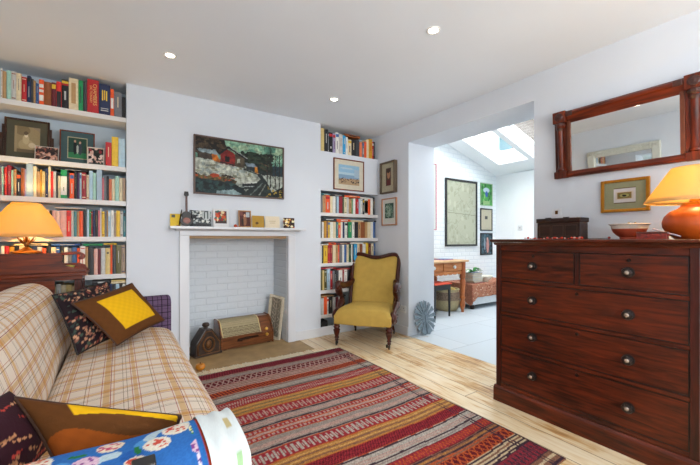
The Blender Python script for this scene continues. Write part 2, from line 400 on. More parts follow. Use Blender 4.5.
def cushion_bm(c00, c10, c11, c01, th, n=64, pinch=.06):
    """a stuffed cushion between four corners; UV = u,v"""
    C = [Vector(c) for c in (c00, c10, c11, c01)]; nrm = (C[1]-C[0]).cross(C[3]-C[0]).normalized()
    bm = bmesh.new(); uvl = bm.loops.layers.uv.new('UVMap'); G = {}
    for sd in (1, -1):
        for i in range(n+1):
            for j in range(n+1):
                u, v = i/n, j/n; edge = i in (0, n) or j in (0, n)
                if edge and sd == -1: G[sd, i, j] = G[1, i, j]; continue
                a, b = 2*u-1, 2*v-1
                # sides draw in slightly, corners stay out
                uu = .5+.5*a*(1-pinch*(1-b*b)); vv = .5+.5*b*(1-pinch*(1-a*a))
                p = C[0]*(1-uu)*(1-vv)+C[1]*uu*(1-vv)+C[2]*uu*vv+C[3]*(1-uu)*vv
                t = (max(0, 1-a*a)*max(0, 1-b*b))**.45*th*(1+.05*math.sin(9*u+5*v)+.04*math.sin(13*v-4*u))
                G[sd, i, j] = bm.verts.new(p+nrm*sd*t)
    for sd in (1, -1):
        for i in range(n):
            for j in range(n):
                vs_ = [G[sd, i, j], G[sd, i+1, j], G[sd, i+1, j+1], G[sd, i, j+1]]
                f = bm.faces.new(vs_ if sd == 1 else vs_[::-1]); f.material_index = 0 if sd == 1 else 1
                uv = [(i/n, j/n), ((i+1)/n, j/n), ((i+1)/n, (j+1)/n), (i/n, (j+1)/n)]
                for lp, q in zip(f.loops, uv if sd == 1 else uv[::-1]): lp[uvl].uv = q
    return bm, C, nrm
def text_bm(s, size, ext=.0004):
    cu = bpy.data.curves.new('lettering', 'FONT'); cu.body = s; cu.size = size; cu.extrude = ext; cu.align_x = 'CENTER'; cu.align_y = 'CENTER'
    o = bpy.data.objects.new('lettering', cu); COL.objects.link(o)
    dg = bpy.context.evaluated_depsgraph_get(); dg.update()
    me = bpy.data.meshes.new_from_object(o.evaluated_get(dg)); bm = bmesh.new(); bm.from_mesh(me)
    bpy.data.objects.remove(o); bpy.data.meshes.remove(me); return bm

# ------------------------------------------------------------------ room shell
WALL = mat('wall_paint', 'd0d5dc', .75, var=.015, scale=3, bump=.06, bscale=60)
CEIL = mat('ceiling_paint', 'dde3ea', .8, var=.012, scale=2)
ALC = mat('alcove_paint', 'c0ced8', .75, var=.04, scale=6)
TRIM = mat('gloss_trim_paint', 'd2d4d8', .35, var=.015, scale=5)
SHELF = mat('shelf_paint', 'd6d4d2', .45, var=.02, scale=6)
XL, XR, YF, YB, ZC = -.82, 2.85, 3.87, -1.40, 2.50
struct('floor', box(XL-.1, XR, YB, YF, -.06, 0), plank_mat())
struct('floor', box(XR, 6.45, 0, 4.3, -.06, 0), tile_mat())
struct('ceiling', box(XL-.1, XR+.001, YB-.1, YF+.1, ZC, ZC+.1), CEIL)
struct('wall_left', box(XL-.1, XL, YB-.1, YF+.1, 0, ZC), WALL)
bm = bmesh.new()
for a in ((XL, -.3, 0, ZC), (2.3, XR+.1, 0, ZC), (-.3, 2.3, 0, .6), (-.3, 2.3, 2.3, ZC)): bx(bm, a[0], a[1], YB-.25, YB, a[2], a[3])
struct('wall_back', bm, WALL)
w1 = bmesh.new()
for a in ((-.3, -.24), (.96, 1.04), (2.24, 2.3)): bx(w1, a[0], a[1], YB-.16, YB-.1, .6, 2.3)
for z in (.6, 1.42, 2.24): bx(w1, -.24, .96, YB-.15, YB-.11, z, z+.06); bx(w1, 1.04, 2.24, YB-.15, YB-.11, z, z+.06)
struct('window_1', w1, TRIM)
struct('window_1', box(-.25, 2.25, YB-.135, YB-.13, .62, 2.28), glass_mat())
# far wall: alcove backs, chimney breast with its brick-lined opening
bm = bmesh.new(); bx(bm, XL, .06, YF, YF+.1, 0, ZC); bx(bm, 1.98, XR+.1, YF, YF+.1, 0, ZC)
struct('wall_far', bm, ALC)
bm = bmesh.new()
bx(bm, .06, .555, 3.583, 4.05, 0, ZC); bx(bm, 1.565, 1.98, 3.583, 4.05, 0, ZC); bx(bm, .555, 1.565, 3.583, 4.05, 1.176, ZC)
struct('wall_chimney_breast', bm, WALL)
PBR = brick_mat('painted_brick', 'ccd3d9', 'c9d0d6', 'c6cdd4', 'xz', bw=.225, bh=.072, ms=.008, bump=.45)
PBRS = brick_mat('painted_brick_side', 'ccd3d9', 'c9d0d6', 'c6cdd4', 'yz', ms=.008)
struct('wall_fireplace_back', box(.555, 1.565, 3.98, 4.05, 0, 1.176), PBR)
bm = bmesh.new(); bx(bm, .555, .563, 3.60, 3.98, 0, 1.17); bx(bm, 1.557, 1.565, 3.60, 3.98, 0, 1.17)
struct('wall_fireplace_cheeks', bm, PBRS)
struct('trim_1', box(.563, 1.557, 3.6, 3.98, 1.15, 1.176), mat('old_timber_lintel', 'a98a66', .8))
struct('trim_2', box(.40, 1.70, 3.20, 3.98, -.02, .004), mat('hearth_slab', '9b8058', .6, var=.22, scale=7, bump=.2))
# right wall with the wide opening into the side return
bm = bmesh.new()
bx(bm, XR, 3.28, YB, 1.535, 0, 3.45); bx(bm, XR, 3.28, 3.02, 4.3, 0, 3.45); bx(bm, XR, 3.28, 1.535, 3.02, 2.285, 3.45)
struct('wall_right', bm, WALL)
# skirting boards
def skirting(name, x0, x1, y0, y1):
    bm = bmesh.new(); bx(bm, x0, x1, y0, y1, 0, .105)
    struct(name, bm, TRIM, bevel=.006)
skirting('baseboard_chimney', 1.635, 1.99, 3.565, 3.583)
skirting('baseboard_far', 1.98, XR, 3.585, 3.60)
skirting('baseboard_right', 2.835, XR, 3.02, 3.583)
skirting('baseboard_right', 2.835, XR, YB, 1.535)
skirting('baseboard_left', XL, XL+.015, YB, 3.5)
# side return beyond the opening
XB = brick_mat('white_brick', 'eef2f4', 'eaf0f2', 'e2e8ec', 'xz', bump=.35)
EXT = mat('return_paint', 'f0f5f7', .7, var=.01)
struct('wall_extension_far', box(3.28, 6.46, 4.2, 4.3, 0, 3.5), XB)
bm = bmesh.new(); bx(bm, 6.36, 6.46, 0, 4.3, 0, 2.62); bx(bm, 6.31, 6.36, 2.6, 3.775, 0, 2.40)
struct('wall_extension_right', bm, EXT)
struct('wall_extension_near', box(3.28, 6.46, -.1, .1, 0, 3.5), EXT)
SL = math.radians(16.2)
RM = Matrix.Translation((3.28, 0, 3.315)) @ Matrix.Rotation(SL, 4, 'Y')
bm = bmesh.new()
bx(bm, -.05, .30, .0, 4.3, 0, .2, RM); bx(bm, 2.78, 3.35, .0, 4.3, 0, .2, RM)
for a, b in ((3.87, 4.3), (3.21, 3.31), (2.55, 2.65), (1.89, 1.99), (0, 1.33)): bx(bm, .30, 2.78, a, b, 0, .2, RM)
struct('ceiling_extension', bm, EXT)
for k, (a, b) in enumerate(((3.31, 3.87), (2.65, 3.21), (1.99, 2.55), (1.33, 1.89))):
    bm = bmesh.new()
    for p in ((.27, .33, a-.02, b+.02), (2.75, 2.81, a-.02, b+.02), (.33, 2.75, a-.02, a+.02), (.33, 2.75, b-.02, b+.02)): bx(bm, p[0], p[1], p[2], p[3], .2, .26, RM)
    f = struct('window_%d' % (k+2), bm, TRIM)
    g = struct('window_%d' % (k+2), (lambda q: (bx(q, .31, 2.77, a+.005, b-.005, .225, .235, RM), q)[1])(bmesh.new()), glass_mat())
add_light('rooflight_portal', 'AREA', tuple(RM @ Vector((1.55, 2.6, .32))), 1, (1, 1, 1), (0, SL, 0), shape='RECTANGLE', size=2.6, size_y=2.7, portal=True)
add_light('window_portal', 'AREA', (1.0, YB-.2, 1.45), 1, (1, 1, 1), (math.radians(90), 0, 0), shape='RECTANGLE', size=2.6, size_y=1.7, portal=True)
nb = obj('neighbouring_wall', box(9.0, 9.3, 2.0, 5.45, 0, 5.2), brick_mat('stock_brick', '3a352f', '2a2622', '4c4844', 'yz'))
tag(nb, 'old brick house wall seen through the rooflight at the upper right of the opening', 'wall')

# ------------------------------------------------------------------ downlights
for i, (dx, dy) in enumerate(DOWN[:4]):
    t = thing('downlight', ['round recessed ceiling spotlight nearest the left bookshelves', 'round recessed ceiling spotlight nearest the camera, right of centre', 'round recessed ceiling spotlight above the mantelpiece end near the right bookshelves', 'round recessed ceiling spotlight over the sofa, seen only in the mahogany mirror'][i], 'ceiling light', (dx, dy, ZC), group='recessed ceiling spotlights')
    obj('trim_ring', lathe([(.030, -.002), (.031, -.006), (.040, -.007), (.044, -.004), (.045, 0)], 32), mat('ring_white', 'e8e6e2', .4), t, smooth=True)
    obj('bulb', lathe([(0, -.004), (.02, -.0045), (.029, -.003), (.030, 0)], 24), emis('bulb_glow', (1, .88, .66), 40), t, smooth=True)

struct('trim_3', box(1.98, XR, 3.60, YF, 1.722, 2.19), WALL)
# ------------------------------------------------------------------ built-in bookshelves
def bookshelf(label, x0, x1, levels, dividers):
    t = thing('bookshelf', label, 'bookshelf', ((x0+x1)/2, 3.87, 0), 0, 'built-in alcove bookshelves')
    cx = (x0+x1)/2
    for z in levels: obj('shelf_board', box(x0-cx+.001, x1-cx-.001, -.27, -.001, z-.04, z), SHELF, t, bevel=.002)
    for a, b, z0, z1 in dividers: obj('divider', box(a-cx, b-cx, -.262, -.001, z0, z1), mat('divider_paint', '9fb4c4', .6), t, bevel=.002)
    return t
bookshelf('white built-in bookshelves in the alcove left of the chimney breast', XL, .06, [2.20, 1.77, 1.473, 1.164, .845, .535, .243],
          [(-.588, -.549, 1.474, 1.729), (-.150, -.114, 1.474, 1.729)])
bookshelf('white built-in bookshelves in the alcove right of the chimney breast', 1.98, XR, [1.46, 1.158, .855, .535, .243], [])

BC = dict(white='dcdad2', cream='d8c8a4', tan='b08a5c', mint='9cc4b4', red='b01c22', crimson='8e1424', scarlet='d02a20', navy='16264e', black='1a1a1e',
          orange='e0531c', brown='8a4a1e', maroon='5e1420', green='0f8a50', yellow='d8b02a', ochre='c08a1e', straw='c8b070', olive='5a5426', teal='3a7a84',
          taupe='9a8470', pink='c8707c', rose='d0a49a', lilac='9c94b4', plum='4a2a52', salmon='d8744c', grey='6c6e74', blue='2e5a94', mustard='b08420')
BC.update({'pale grey': 'bdbcb8', 'dark grey': '3a3c40', 'pale blue': 'a4c0d0', 'pale pink': 'd8bcb0', 'bright blue': '2894c8', 'dark green': '1e4a34'})
PAGES = mat('book_pages', 'cfc4a8', .9, var=.1, scale=60, stretch=(30, 1, 1))
ORD = ['', 'first', 'second', 'third', 'fourth', 'fifth', 'sixth', 'seventh', 'eighth', 'ninth', 'tenth', 'eleventh', 'twelfth', 'thirteenth', 'fourteenth', 'fifteenth', 'sixteenth', 'seventeenth', 'eighteenth', 'nineteenth', 'twentieth', 'twenty-first', 'twenty-second', 'twenty-third', 'twenty-fourth', 'twenty-fifth', 'twenty-sixth', 'twenty-seventh', 'twenty-eighth', 'twenty-ninth']
def book_mat(c): return mat('book_'+c.replace(' ', '_'), BC[c], .5, var=.12, scale=40)
def book(w, h, d, c, label, loc, group, band=None, lying=False, rnd=None, rz=0):
    """upright: spine faces -y, local x = thickness; origin at the spine's left foot"""
    t = thing('book', label, 'book', loc, rz, group)
    M = Matrix.Identity(4)
    if lying: M = Matrix.Translation((h, 0, 0)) @ Matrix.Rotation(-math.pi/2, 4, 'Y')      # lies on its side, height runs along x
    g = .0006; ct = min(.0022, w*.2); bm = bmesh.new(); r = min(.006, w*.25)
    bx(bm, g, g+ct, r*.6, d, 0, h, M); bx(bm, w-g-ct, w-g, r*.6, d, 0, h, M)
    prism([(g, r), (g+r*.5, .0015), (w/2, 0), (w-g-r*.5, .0015), (w-g, r), (w-g-ct, r+.002), (g+ct, r+.002)], 0, h, 'z', bm, M)
    obj('cover', bm, book_mat(c), t)
    bm = bmesh.new(); bx(bm, g+ct, w-g-ct, r+.002, d-.004, .004, h-.004, M); obj('page_block', bm, PAGES, t)
    if band:
        for z0, z1, bc, wf in band:
            bm = bmesh.new(); e = w*(1-wf)/2+.0012; bx(bm, e, w-e, -.0006, .002, h*z0, h*z1, M); o = obj('spine_label', bm, book_mat(bc), t)
    return t
rb = random.Random(11)
def bands(c, w):
    dark = c in ('red', 'crimson', 'navy', 'black', 'brown', 'maroon', 'green', 'olive', 'teal', 'plum', 'blue', 'dark grey', 'dark green', 'bright blue', 'grey', 'orange', 'scarlet')
    k = rb.random(); lc = rb.choice(['cream', 'white', 'straw', 'pale grey'] if dark else ['black', 'maroon', 'navy', 'grey', 'brown', 'red'])
    if k < .22: return [(.38, .80, lc, .16)]
    if k < .32: return [(.55, .85, lc, .20), (.08, .11, lc, .4)]
    if k < .42: return [(.78, .92, rb.choice(['orange', 'yellow', 'white', 'red', 'blue', 'black']), .9), (.2, .6, lc, .25)]
    if k < .54: return [(.06, .09, lc, .8), (.4, .7, lc, .18), (.9, .93, lc, .8)]
    return None
ROWS = {
 "L1": (-0.731, 2.2, [(9, 225, "white"), (22, 206, "tan"), (26, 219, "mint"), (29, 219, "pale grey"), (29, 210, "cream"), (31, 191, "red"), (23, 209, "navy"), (16, 190, "dark grey"), (12, 178, "tan"), (19, 162, "blue"), (30, 195, "orange"), (44, 187, "brown"), (30, 192, "maroon"), (33, 207, "scarlet"), (45, 232, "black"), (62, 256, "cream"), (31, 251, "green"), (26, 249, "dark grey"), (79, 278, "red"), (80, 258, "navy"), (26, 231, "orange"), (56, 214, "grey"), (28, 180, "black")]),
 "L2": (-0.089, 1.77, [(43, 200, "red"), (49, 254, "yellow"), (50, 247, "pale blue")]),
 "L3a": (-0.731, 1.473, [(5, 203, "pink"), (11, 211, "mint"), (5, 205, "black"), (12, 213, "scarlet"), (26, 230, "crimson"), (11, 194, "mint"), (17, 203, "tan"), (26, 175, "black"), (21, 215, "brown"), (8, 209, "lilac")]),
 "L3b": (-0.548, 1.473, [(20, 238, "cream"), (21, 201, "tan"), (9, 218, "ochre"), (21, 204, "straw"), (18, 229, "navy"), (15, 247, "cream"), (15, 209, "scarlet"), (18, 210, "pale grey"), (9, 204, "black"), (18, 181, "cream"), (41, 228, "green"), (16, 218, "black"), (29, 208, "orange"), (19, 223, "black"), (16, 216, "plum"), (13, 218, "pale blue"), (31, 220, "crimson"), (18, 206, "cream"), (25, 241, "pale blue"), (23, 226, "mint")]),
 "L3c": (-0.113, 1.473, [(14, 190, "pink"), (17, 208, "grey"), (17, 209, "black"), (20, 186, "salmon"), (23, 187, "cream"), (29, 215, "mint"), (25, 200, "cream"), (23, 202, "taupe")]),
 "L4": (-0.489, 1.164, [(15, 222, "maroon"), (21, 215, "cream"), (18, 208, "black"), (21, 209, "rose"), (25, 206, "pale pink"), (42, 211, "rose"), (30, 213, "scarlet"), (16, 214, "pale grey"), (19, 206, "teal"), (16, 207, "tan"), (26, 212, "orange"), (23, 225, "black"), (17, 226, "pale blue"), (13, 223, "green"), (10, 211, "red"), (17, 220, "navy"), (20, 225, "black"), (14, 221, "pink"), (10, 243, "white"), (21, 214, "yellow"), (14, 223, "grey"), (10, 224, "tan"), (18, 224, "pale blue"), (25, 229, "white"), (14, 209, "taupe"), (29, 227, "yellow"), (22, 219, "pale grey"), (19, 229, "teal")]),
 "L5": (-0.729, 0.845, [(19, 248, "white"), (27, 247, "red"), (27, 240, "ochre"), (28, 247, "black"), (34, 246, "cream"), (34, 238, "green"), (35, 246, "navy"), (29, 238, "pale grey"), (24, 229, "orange"), (30, 245, "black"), (30, 236, "cream"), (25, 236, "blue"), (25, 244, "black"), (25, 235, "white"), (25, 227, "grey"), (32, 235, "blue"), (19, 226, "orange"), (35, 242, "white"), (18, 234, "tan"), (40, 225, "black"), (27, 216, "rose"), (20, 216, "maroon"), (31, 224, "pale grey"), (35, 223, "straw"), (14, 249, "orange"), (25, 249, "dark grey"), (39, 248, "olive"), (31, 248, "taupe")]),
 "L6": (-0.448, 0.535, [(36, 237, "cream"), (31, 250, "pale grey"), (31, 240, "cream"), (38, 238, "straw"), (38, 227, "cream"), (65, 214, "black"), (47, 210, "cream"), (48, 207, "pale grey"), (52, 203, "cream"), (21, 225, "navy"), (25, 224, "dark grey"), (25, 222, "pale blue"), (22, 212, "black"), (23, 219, "white")]),
 "R1": (1.997, 2.19, [(45, 272, "straw"), (52, 266, "black"), (18, 224, "grey"), (52, 242, "black"), (38, 237, "lilac"), (47, 256, "white"), (54, 239, "pale grey"), (44, 234, "bright blue"), (37, 222, "white"), (53, 198, "cream"), (69, 207, "black"), (54, 216, "dark grey"), (39, 191, "salmon"), (32, 196, "grey"), (40, 207, "orange"), (37, 245, "cream"), (57, 259, "ochre"), (20, 225, "red"), (20, 228, "black")]),
 "R2": (1.997, 1.46, [(24, 202, "grey"), (41, 203, "tan"), (62, 211, "orange"), (35, 201, "cream"), (42, 203, "white"), (19, 205, "black"), (32, 206, "pale blue"), (51, 207, "crimson"), (22, 197, "dark green"), (37, 204, "cream"), (37, 206, "pale grey"), (38, 189, "tan"), (23, 190, "green"), (38, 197, "white"), (46, 193, "red"), (31, 194, "pale blue"), (31, 196, "white"), (29, 197, "black"), (59, 199, "white"), (41, 201, "orange"), (41, 202, "white"), (31, 230, "black")]),
 "R3": (1.997, 1.158, [(15, 201, "black"), (30, 190, "white"), (34, 203, "ochre"), (21, 203, "plum"), (28, 204, "yellow"), (42, 193, "white"), (43, 194, "cream"), (29, 195, "teal"), (36, 202, "orange"), (29, 197, "white"), (29, 197, "navy"), (37, 198, "white"), (22, 199, "black"), (53, 200, "green"), (38, 201, "white"), (54, 202, "black"), (47, 204, "tan"), (63, 205, "brown"), (40, 206, "tan"), (49, 207, "cream"), (41, 209, "white"), (31, 210, "blue")]),
 "R4": (1.997, 0.855, [(16, 211, "white"), (22, 211, "black"), (55, 212, "yellow"), (35, 214, "red"), (35, 215, "crimson"), (42, 216, "cream"), (36, 217, "tan"), (22, 218, "orange"), (36, 218, "grey"), (29, 219, "white"), (37, 220, "blue"), (30, 221, "cream"), (38, 222, "dark green"), (23, 223, "white"), (18, 224, "black"), (51, 225, "bright blue"), (39, 226, "cream"), (47, 227, "brown"), (48, 228, "white"), (48, 243, "yellow"), (41, 231, "maroon"), (41, 232, "cream"), (23, 233, "blue")]),
 "R5": (1.997, 0.535, [(24, 237, "olive"), (27, 237, "straw"), (34, 237, "olive"), (42, 250, "pale blue"), (35, 226, "red"), (28, 227, "grey"), (28, 227, "black"), (33, 228, "dark grey"), (54, 228, "white"), (29, 229, "crimson"), (44, 229, "white"), (45, 230, "black"), (45, 230, "tan")]),
 "R6": (1.997, 0.243, [(41, 198, "pale grey"), (45, 209, "orange"), (25, 197, "white"), (52, 208, "black"), (42, 195, "pale grey"), (43, 195, "maroon"), (43, 194, "white"), (44, 193, "black")]),
}
# 241

WHERE = {'L1': 'left alcove top shelf', 'L2': 'left alcove second shelf beside the photographs', 'L3a': 'left alcove third shelf, left of its divider', 'L3b': 'left alcove third shelf between the dividers', 'L3c': 'left alcove third shelf, right of its divider', 'L4': 'left alcove fourth shelf', 'L5': 'left alcove fifth shelf', 'L6': 'left alcove sixth shelf',
         'R1': 'right alcove top shelf', 'R2': 'right alcove second shelf', 'R3': 'right alcove third shelf', 'R4': 'right alcove fourth shelf', 'R5': 'right alcove fifth shelf', 'R6': 'right alcove lowest shelf'}
LABELED = set()
SPECIAL = {
 ('L1', 18): ('thick red book lettered CHAMBERS in gold on the left alcove top shelf', []),
 ('L1', 19): ('thick navy book with yellow spine lettering beside the CHAMBERS dictionary', [(.48, .80, 'yellow', .14), (.12, .15, 'pale grey', .7), (.19, .21, 'pale grey', .7)]),
 ('L1', 20): ('thin orange book with a white centre band on the left alcove top shelf', [(.28, .66, 'white', .8)]),
 ('L1', 16): ('bright green book left of the CHAMBERS dictionary on the left alcove top shelf', [(.25, .8, 'dark green', .3)]),
 ('L1', 15): ('thick cream book beside the bright green one on the left alcove top shelf', [(.2, .85, 'tan', .5)]),
 ('L1', 10): ('orange and white banded book on the left alcove top shelf', [(.15, .38, 'white', .9), (.5, .6, 'white', .9), (.68, .82, 'white', .9)]),
 ('L1', 14): ('black book with a yellow and red top band on the left alcove top shelf', [(.80, .87, 'red', .98), (.87, .95, 'yellow', .98), (.3, .6, 'pale grey', .3)]),
 ('L1', 12): ('maroon book with a yellow label on the left alcove top shelf', [(.74, .92, 'yellow', .9)]),
 ('L1', 13): ('black and tan book with a scarlet head on the left alcove top shelf', [(.0, .62, 'black', .9)]),
 ('L3b', 10): ('thick green-ended book with a white spine between the dividers', [(.12, .78, 'white', .98), (.25, .4, 'green', .2)]),
 ('L3b', 12): ('bright orange book among black ones on the left alcove third shelf', None),
 ('L5', 23): ('straw yellow book with a small black mark on the left alcove fifth shelf', [(.78, .84, 'black', .5)]),
 ('R1', 3): ('black book with a red top band on the right alcove top shelf', [(.80, .93, 'red', .98), (.2, .3, 'white', .3)]),
 ('R2', 18): ('white book outlined in black on the right alcove second shelf', [(.1, .9, 'black', .9), (.14, .86, 'white', .7)]),
}
for key, (x, z, items) in ROWS.items():
    n = len(items); labs = []
    for i, (w, h, c) in enumerate(items):
        if (key, i) in SPECIAL: labs.append(SPECIAL[key, i][0]); continue
        pv = items[i-1][2] if i else None; nx = items[i+1][2] if i < n-1 else None
        if pv and nx: s = '%s book between %s and %s ones, %s' % (c, pv, nx, WHERE[key])
        elif nx: s = '%s book at the left end, next to a %s one, %s' % (c, nx, WHERE[key])
        else: s = '%s book at the right end, next to a %s one, %s' % (c, pv, WHERE[key])
        labs.append(s)
    keyof = lambda i: (items[i][2], frozenset((items[i-1][2] if i else '', items[i+1][2] if i < n-1 else '')))
    for i, (w, h, c) in enumerate(items):
        dup = (key, i) not in SPECIAL and sum(1 for j in range(n) if keyof(j) == keyof(i)) > 1
        if dup or len(labs[i].split()) > 16: labs[i] = '%s book, %s from left, upright on %s' % (c, ORD[i+1], WHERE[key])
        if len(labs[i].split()) > 16: labs[i] = '%s book, %s from left, %s' % (c, ORD[i+1], WHERE[key])
    for i, (w, h, c) in enumerate(items):
        ww, hh = w/1000, h/1000; d = min(.215, max(.12, hh*.78)); sp = SPECIAL.get((key, i))
        bd = sp[1] if sp and sp[1] is not None else bands(c, ww)
        o = book(ww, hh, d, c, labs[i], (x, 3.603+rb.random()*.012, z), 'books on the '+('left' if key[0] == 'L' else 'right')+' alcove shelves', bd)
        if (key, i) == ('L1', 18):
            for s, sz, dxx in (('CHAMBERS', .036, .052), ('DICTIONARY', .024, .026)):
                tb = text_bm(s, sz)
                for v in tb.verts: v.co = Vector((v.co.y*1.0+dxx, -.0008-v.co.z, -v.co.x+hh*.55))
                obj('title_lettering', tb, mat('gilt_lettering', 'e0b468', .4), o)
        if (key, i) == ('L1', 19):
            for k in range(2):
                obj('title_lettering', box(.022+k*.028, .030+k*.028, -.0012, .001, hh*(.46), hh*(.80-.02*k)), mat('yellow_lettering', 'e8c43a', .5), o)
        x += ww
# books lying on top of the upright rows: row key, x start, length, thickness, colour, height above shelf
LY = [('R1', 2.33, .24, .030, 'brown', .0), ('R2', 2.005, .12, .018, 'teal', 0), ('R2', 2.13, .2, .022, 'black', 0), ('R2', 2.335, .23, .024, 'orange', 0), ('R2', 2.57, .2, .016, 'white', 0),
      ('R3', 2.005, .21, .034, 'black', 0), ('R3', 2.22, .2, .030, 'orange', 0), ('R3', 2.43, .19, .018, 'cream', 0), ('R3', 2.64, .19, .018, 'black', 0),
      ('R4', 2.002, .10, .016, 'white', 0), ('R4', 2.105, .1, .030, 'orange', 0), ('R4', 2.21, .2, .020, 'maroon', 0), ('R4', 2.42, .2, .018, 'white', 0),
      ('R5', 2.005, .2, .016, 'red', 0), ('R5', 2.21, .2, .016, 'red', 0), ('R6', 2.005, .17, .014, 'tan', 0), ('R6', 2.18, .17, .014, 'black', 0),
      ('L3b', -.42, .21, .012, 'black', 0), ('L4', -.42, .20, .012, 'pale grey', 0), ('L5', -.24, .13, .018, 'green', 0), ('L5', -.10, .09, .014, 'yellow', 0), ('L5', -.66, .2, .018, 'cream', 0), ('L5', -.44, .18, .018, 'blue', 0), ('L6', -.05, .105, .016, 'cream', 0), ('L6', -.18, .125, .034, 'black', 0)]
cnt = {}
for key, lx, L_, th, c, dz in LY:
    x, z, items = ROWS[key]; top = 0; a = x
    for w, h, _c in items:
        if a < lx+L_ and a+w/1000 > lx: top = max(top, h/1000)
        a += w/1000
    cnt[key] = cnt.get(key, 0)+1
    lab = '%s book lying flat on the upright books, %s' % (c, WHERE[key])
    if key == 'R3' and c == 'black': lab = '%s black book lying flat on the upright books, %s' % ('leftmost' if cnt[key] == 1 else 'rightmost', WHERE[key])
    if key == 'R5': lab = '%s red book lying flat on the upright books, %s' % ('left' if cnt[key] == 1 else 'right', WHERE[key])
    if key == 'R4' and c == 'white': lab = '%s white book lying flat on the upright books, %s' % ('short' if cnt[key] == 1 else 'long', WHERE[key])
    book(th, L_, .16, c, lab, (lx, 3.61, z+top+.0008), 'books lying on the upright rows', [(.2, .7, rb.choice(['white', 'cream', 'black']) if c not in ('black',) else 'pale grey', .4)], lying=True)
    if key == 'L6' and c == 'cream':
        book(.014, .1, .15, 'straw', 'straw yellow book lying on a cream one, left alcove sixth shelf, right end', (lx+.003, 3.612, z+top+.0012+th), 'books lying on the upright rows', None, lying=True)

# ------------------------------------------------------------------ photographs on the second shelf, left alcove
def photo_cv(w, h, base, cols, n, r, seed):
    c = Canvas(w, h, base); c.speck(0, 1, 0, 1, cols, n, r, seed); c.grain(.1, seed); return c
cv = Canvas(60, 60, '8a7860'); cv.ell(.5, .5, .62, .5, '94825f'); cv.ell(.3, .85, .3, .2, '7c6a4c'); cv.ell(.46, .30, .30, .22, 'a8946e'); cv.ell(.44, .5, .13, .18, 'b8a580'); cv.ell(.45, .68, .075, .095, 'dccaa8'); cv.ell(.44, .74, .09, .07, '5c4c38'); cv.ell(.68, .3, .14, .1, 'c6b494'); cv.rect(0, 1, 0, .14, '6a5840'); cv.rect(0, .1, 0, 1, '9a8664'); cv.grain(.07)
t = framed('framed_photograph', 'large framed sepia portrait with stepped dark wood frame on second shelf', 'picture', .27, .33, .014, .02, wood('frame_dark', '24140c', '4a2a18', axis='z'), cv, (-.60, 3.72, 1.7705), 0, .045, mat('olive_mount', '4c4836', .8), tilt=math.radians(-6))
for sx in (-1, 1):
    bm = bmesh.new()
    for k, hh in enumerate((.27, .20, .11)):
        a, b = sorted((sx*(.1352+k*.013), sx*(.1352+(k+1)*.013))); bx(bm, a, b, -.016, -.001, 0, hh)
    obj('stepped_side', bm, MATS['frame_dark'], t, bevel=.001)
cv = photo_cv(30, 18, '3a2620', ['c89078', '8a4a3c', 'd8b09c', '201418', '7a5a50'], 60, .07, 4)
t = framed('photograph', 'small unframed colour snapshot leaning at the foot of the sepia portrait', 'photograph', .145, .115, .004, .006, mat('photo_edge', 'cfc8bc', .6), cv, (-.474, 3.655, 1.7705), 0, tilt=math.radians(-8))
cv = Canvas(40, 44, '26463a'); cv.rect(0, 1, 0, .3, '2e7a4c'); cv.ell(.38, .5, .09, .3, '14181c'); cv.ell(.62, .48, .1, .28, '3a4048'); cv.ell(.38, .8, .05, .06, 'c49a84'); cv.ell(.62, .76, .05, .06, 'c49a84'); cv.ell(.5, .45, .05, .2, 'a8b0a8'); cv.rect(0, .045, 0, 1, 'b4ac8c'); cv.rect(.955, 1, 0, 1, 'b4ac8c'); cv.rect(0, 1, 0, .035, 'b4ac8c'); cv.rect(0, 1, .965, 1, 'b4ac8c'); cv.grain(.15)
framed('framed_photograph', 'brown framed photograph of two figures on grass with dark teal mount', 'picture', .236, .29, .009, .018, wood('frame_red', '5a2410', '8a3c1c', axis='z'), cv, (-.286, 3.73, 1.7705), 0, .042, mat('teal_mount', '40585a', .8), tilt=math.radians(-6))
cv = photo_cv(26, 28, '181a1a', ['d0a898', '8a2c34', 'e0c8bc', '2c3a30'], 30, .1, 9)
framed('framed_photograph', 'small white framed photograph in front of the teal mounted picture', 'picture', .119, .155, .008, .014, mat('frame_white', 'd8cfc0', .5), cv, (-.157, 3.66, 1.7705), 0, tilt=math.radians(-8))

# ------------------------------------------------------------------ mantelpiece
MT = thing('mantelpiece', 'white painted wooden mantelpiece around the brick fireplace', 'fireplace', (1.06, 3.583, 0))
obj('mantel_shelf', box(-.675, .665, -.135, -.001, 1.238, 1.262), TRIM, MT, bevel=.004)
for s in (-1, 1):
    a, b = sorted((s*.505, s*.585)); obj('jamb', box(a, b, -.03, -.001, .0045 if True else 0, 1.176), TRIM, MT, bevel=.003)
    a, b = sorted((s*.500, s*.509)); obj('inner_bead', box(a, b, -.022, .016, .0045, 1.176), TRIM, MT, bevel=.002)
obj('frieze', box(-.585, .585, -.03, -.001, 1.177, 1.222), TRIM, MT, bevel=.003)
obj('cornice_moulding', prism([(-.001, 1.222), (-.05, 1.222), (-.07, 1.2379), (-.001, 1.2379)], -.62, .62, 'x'), TRIM, MT)

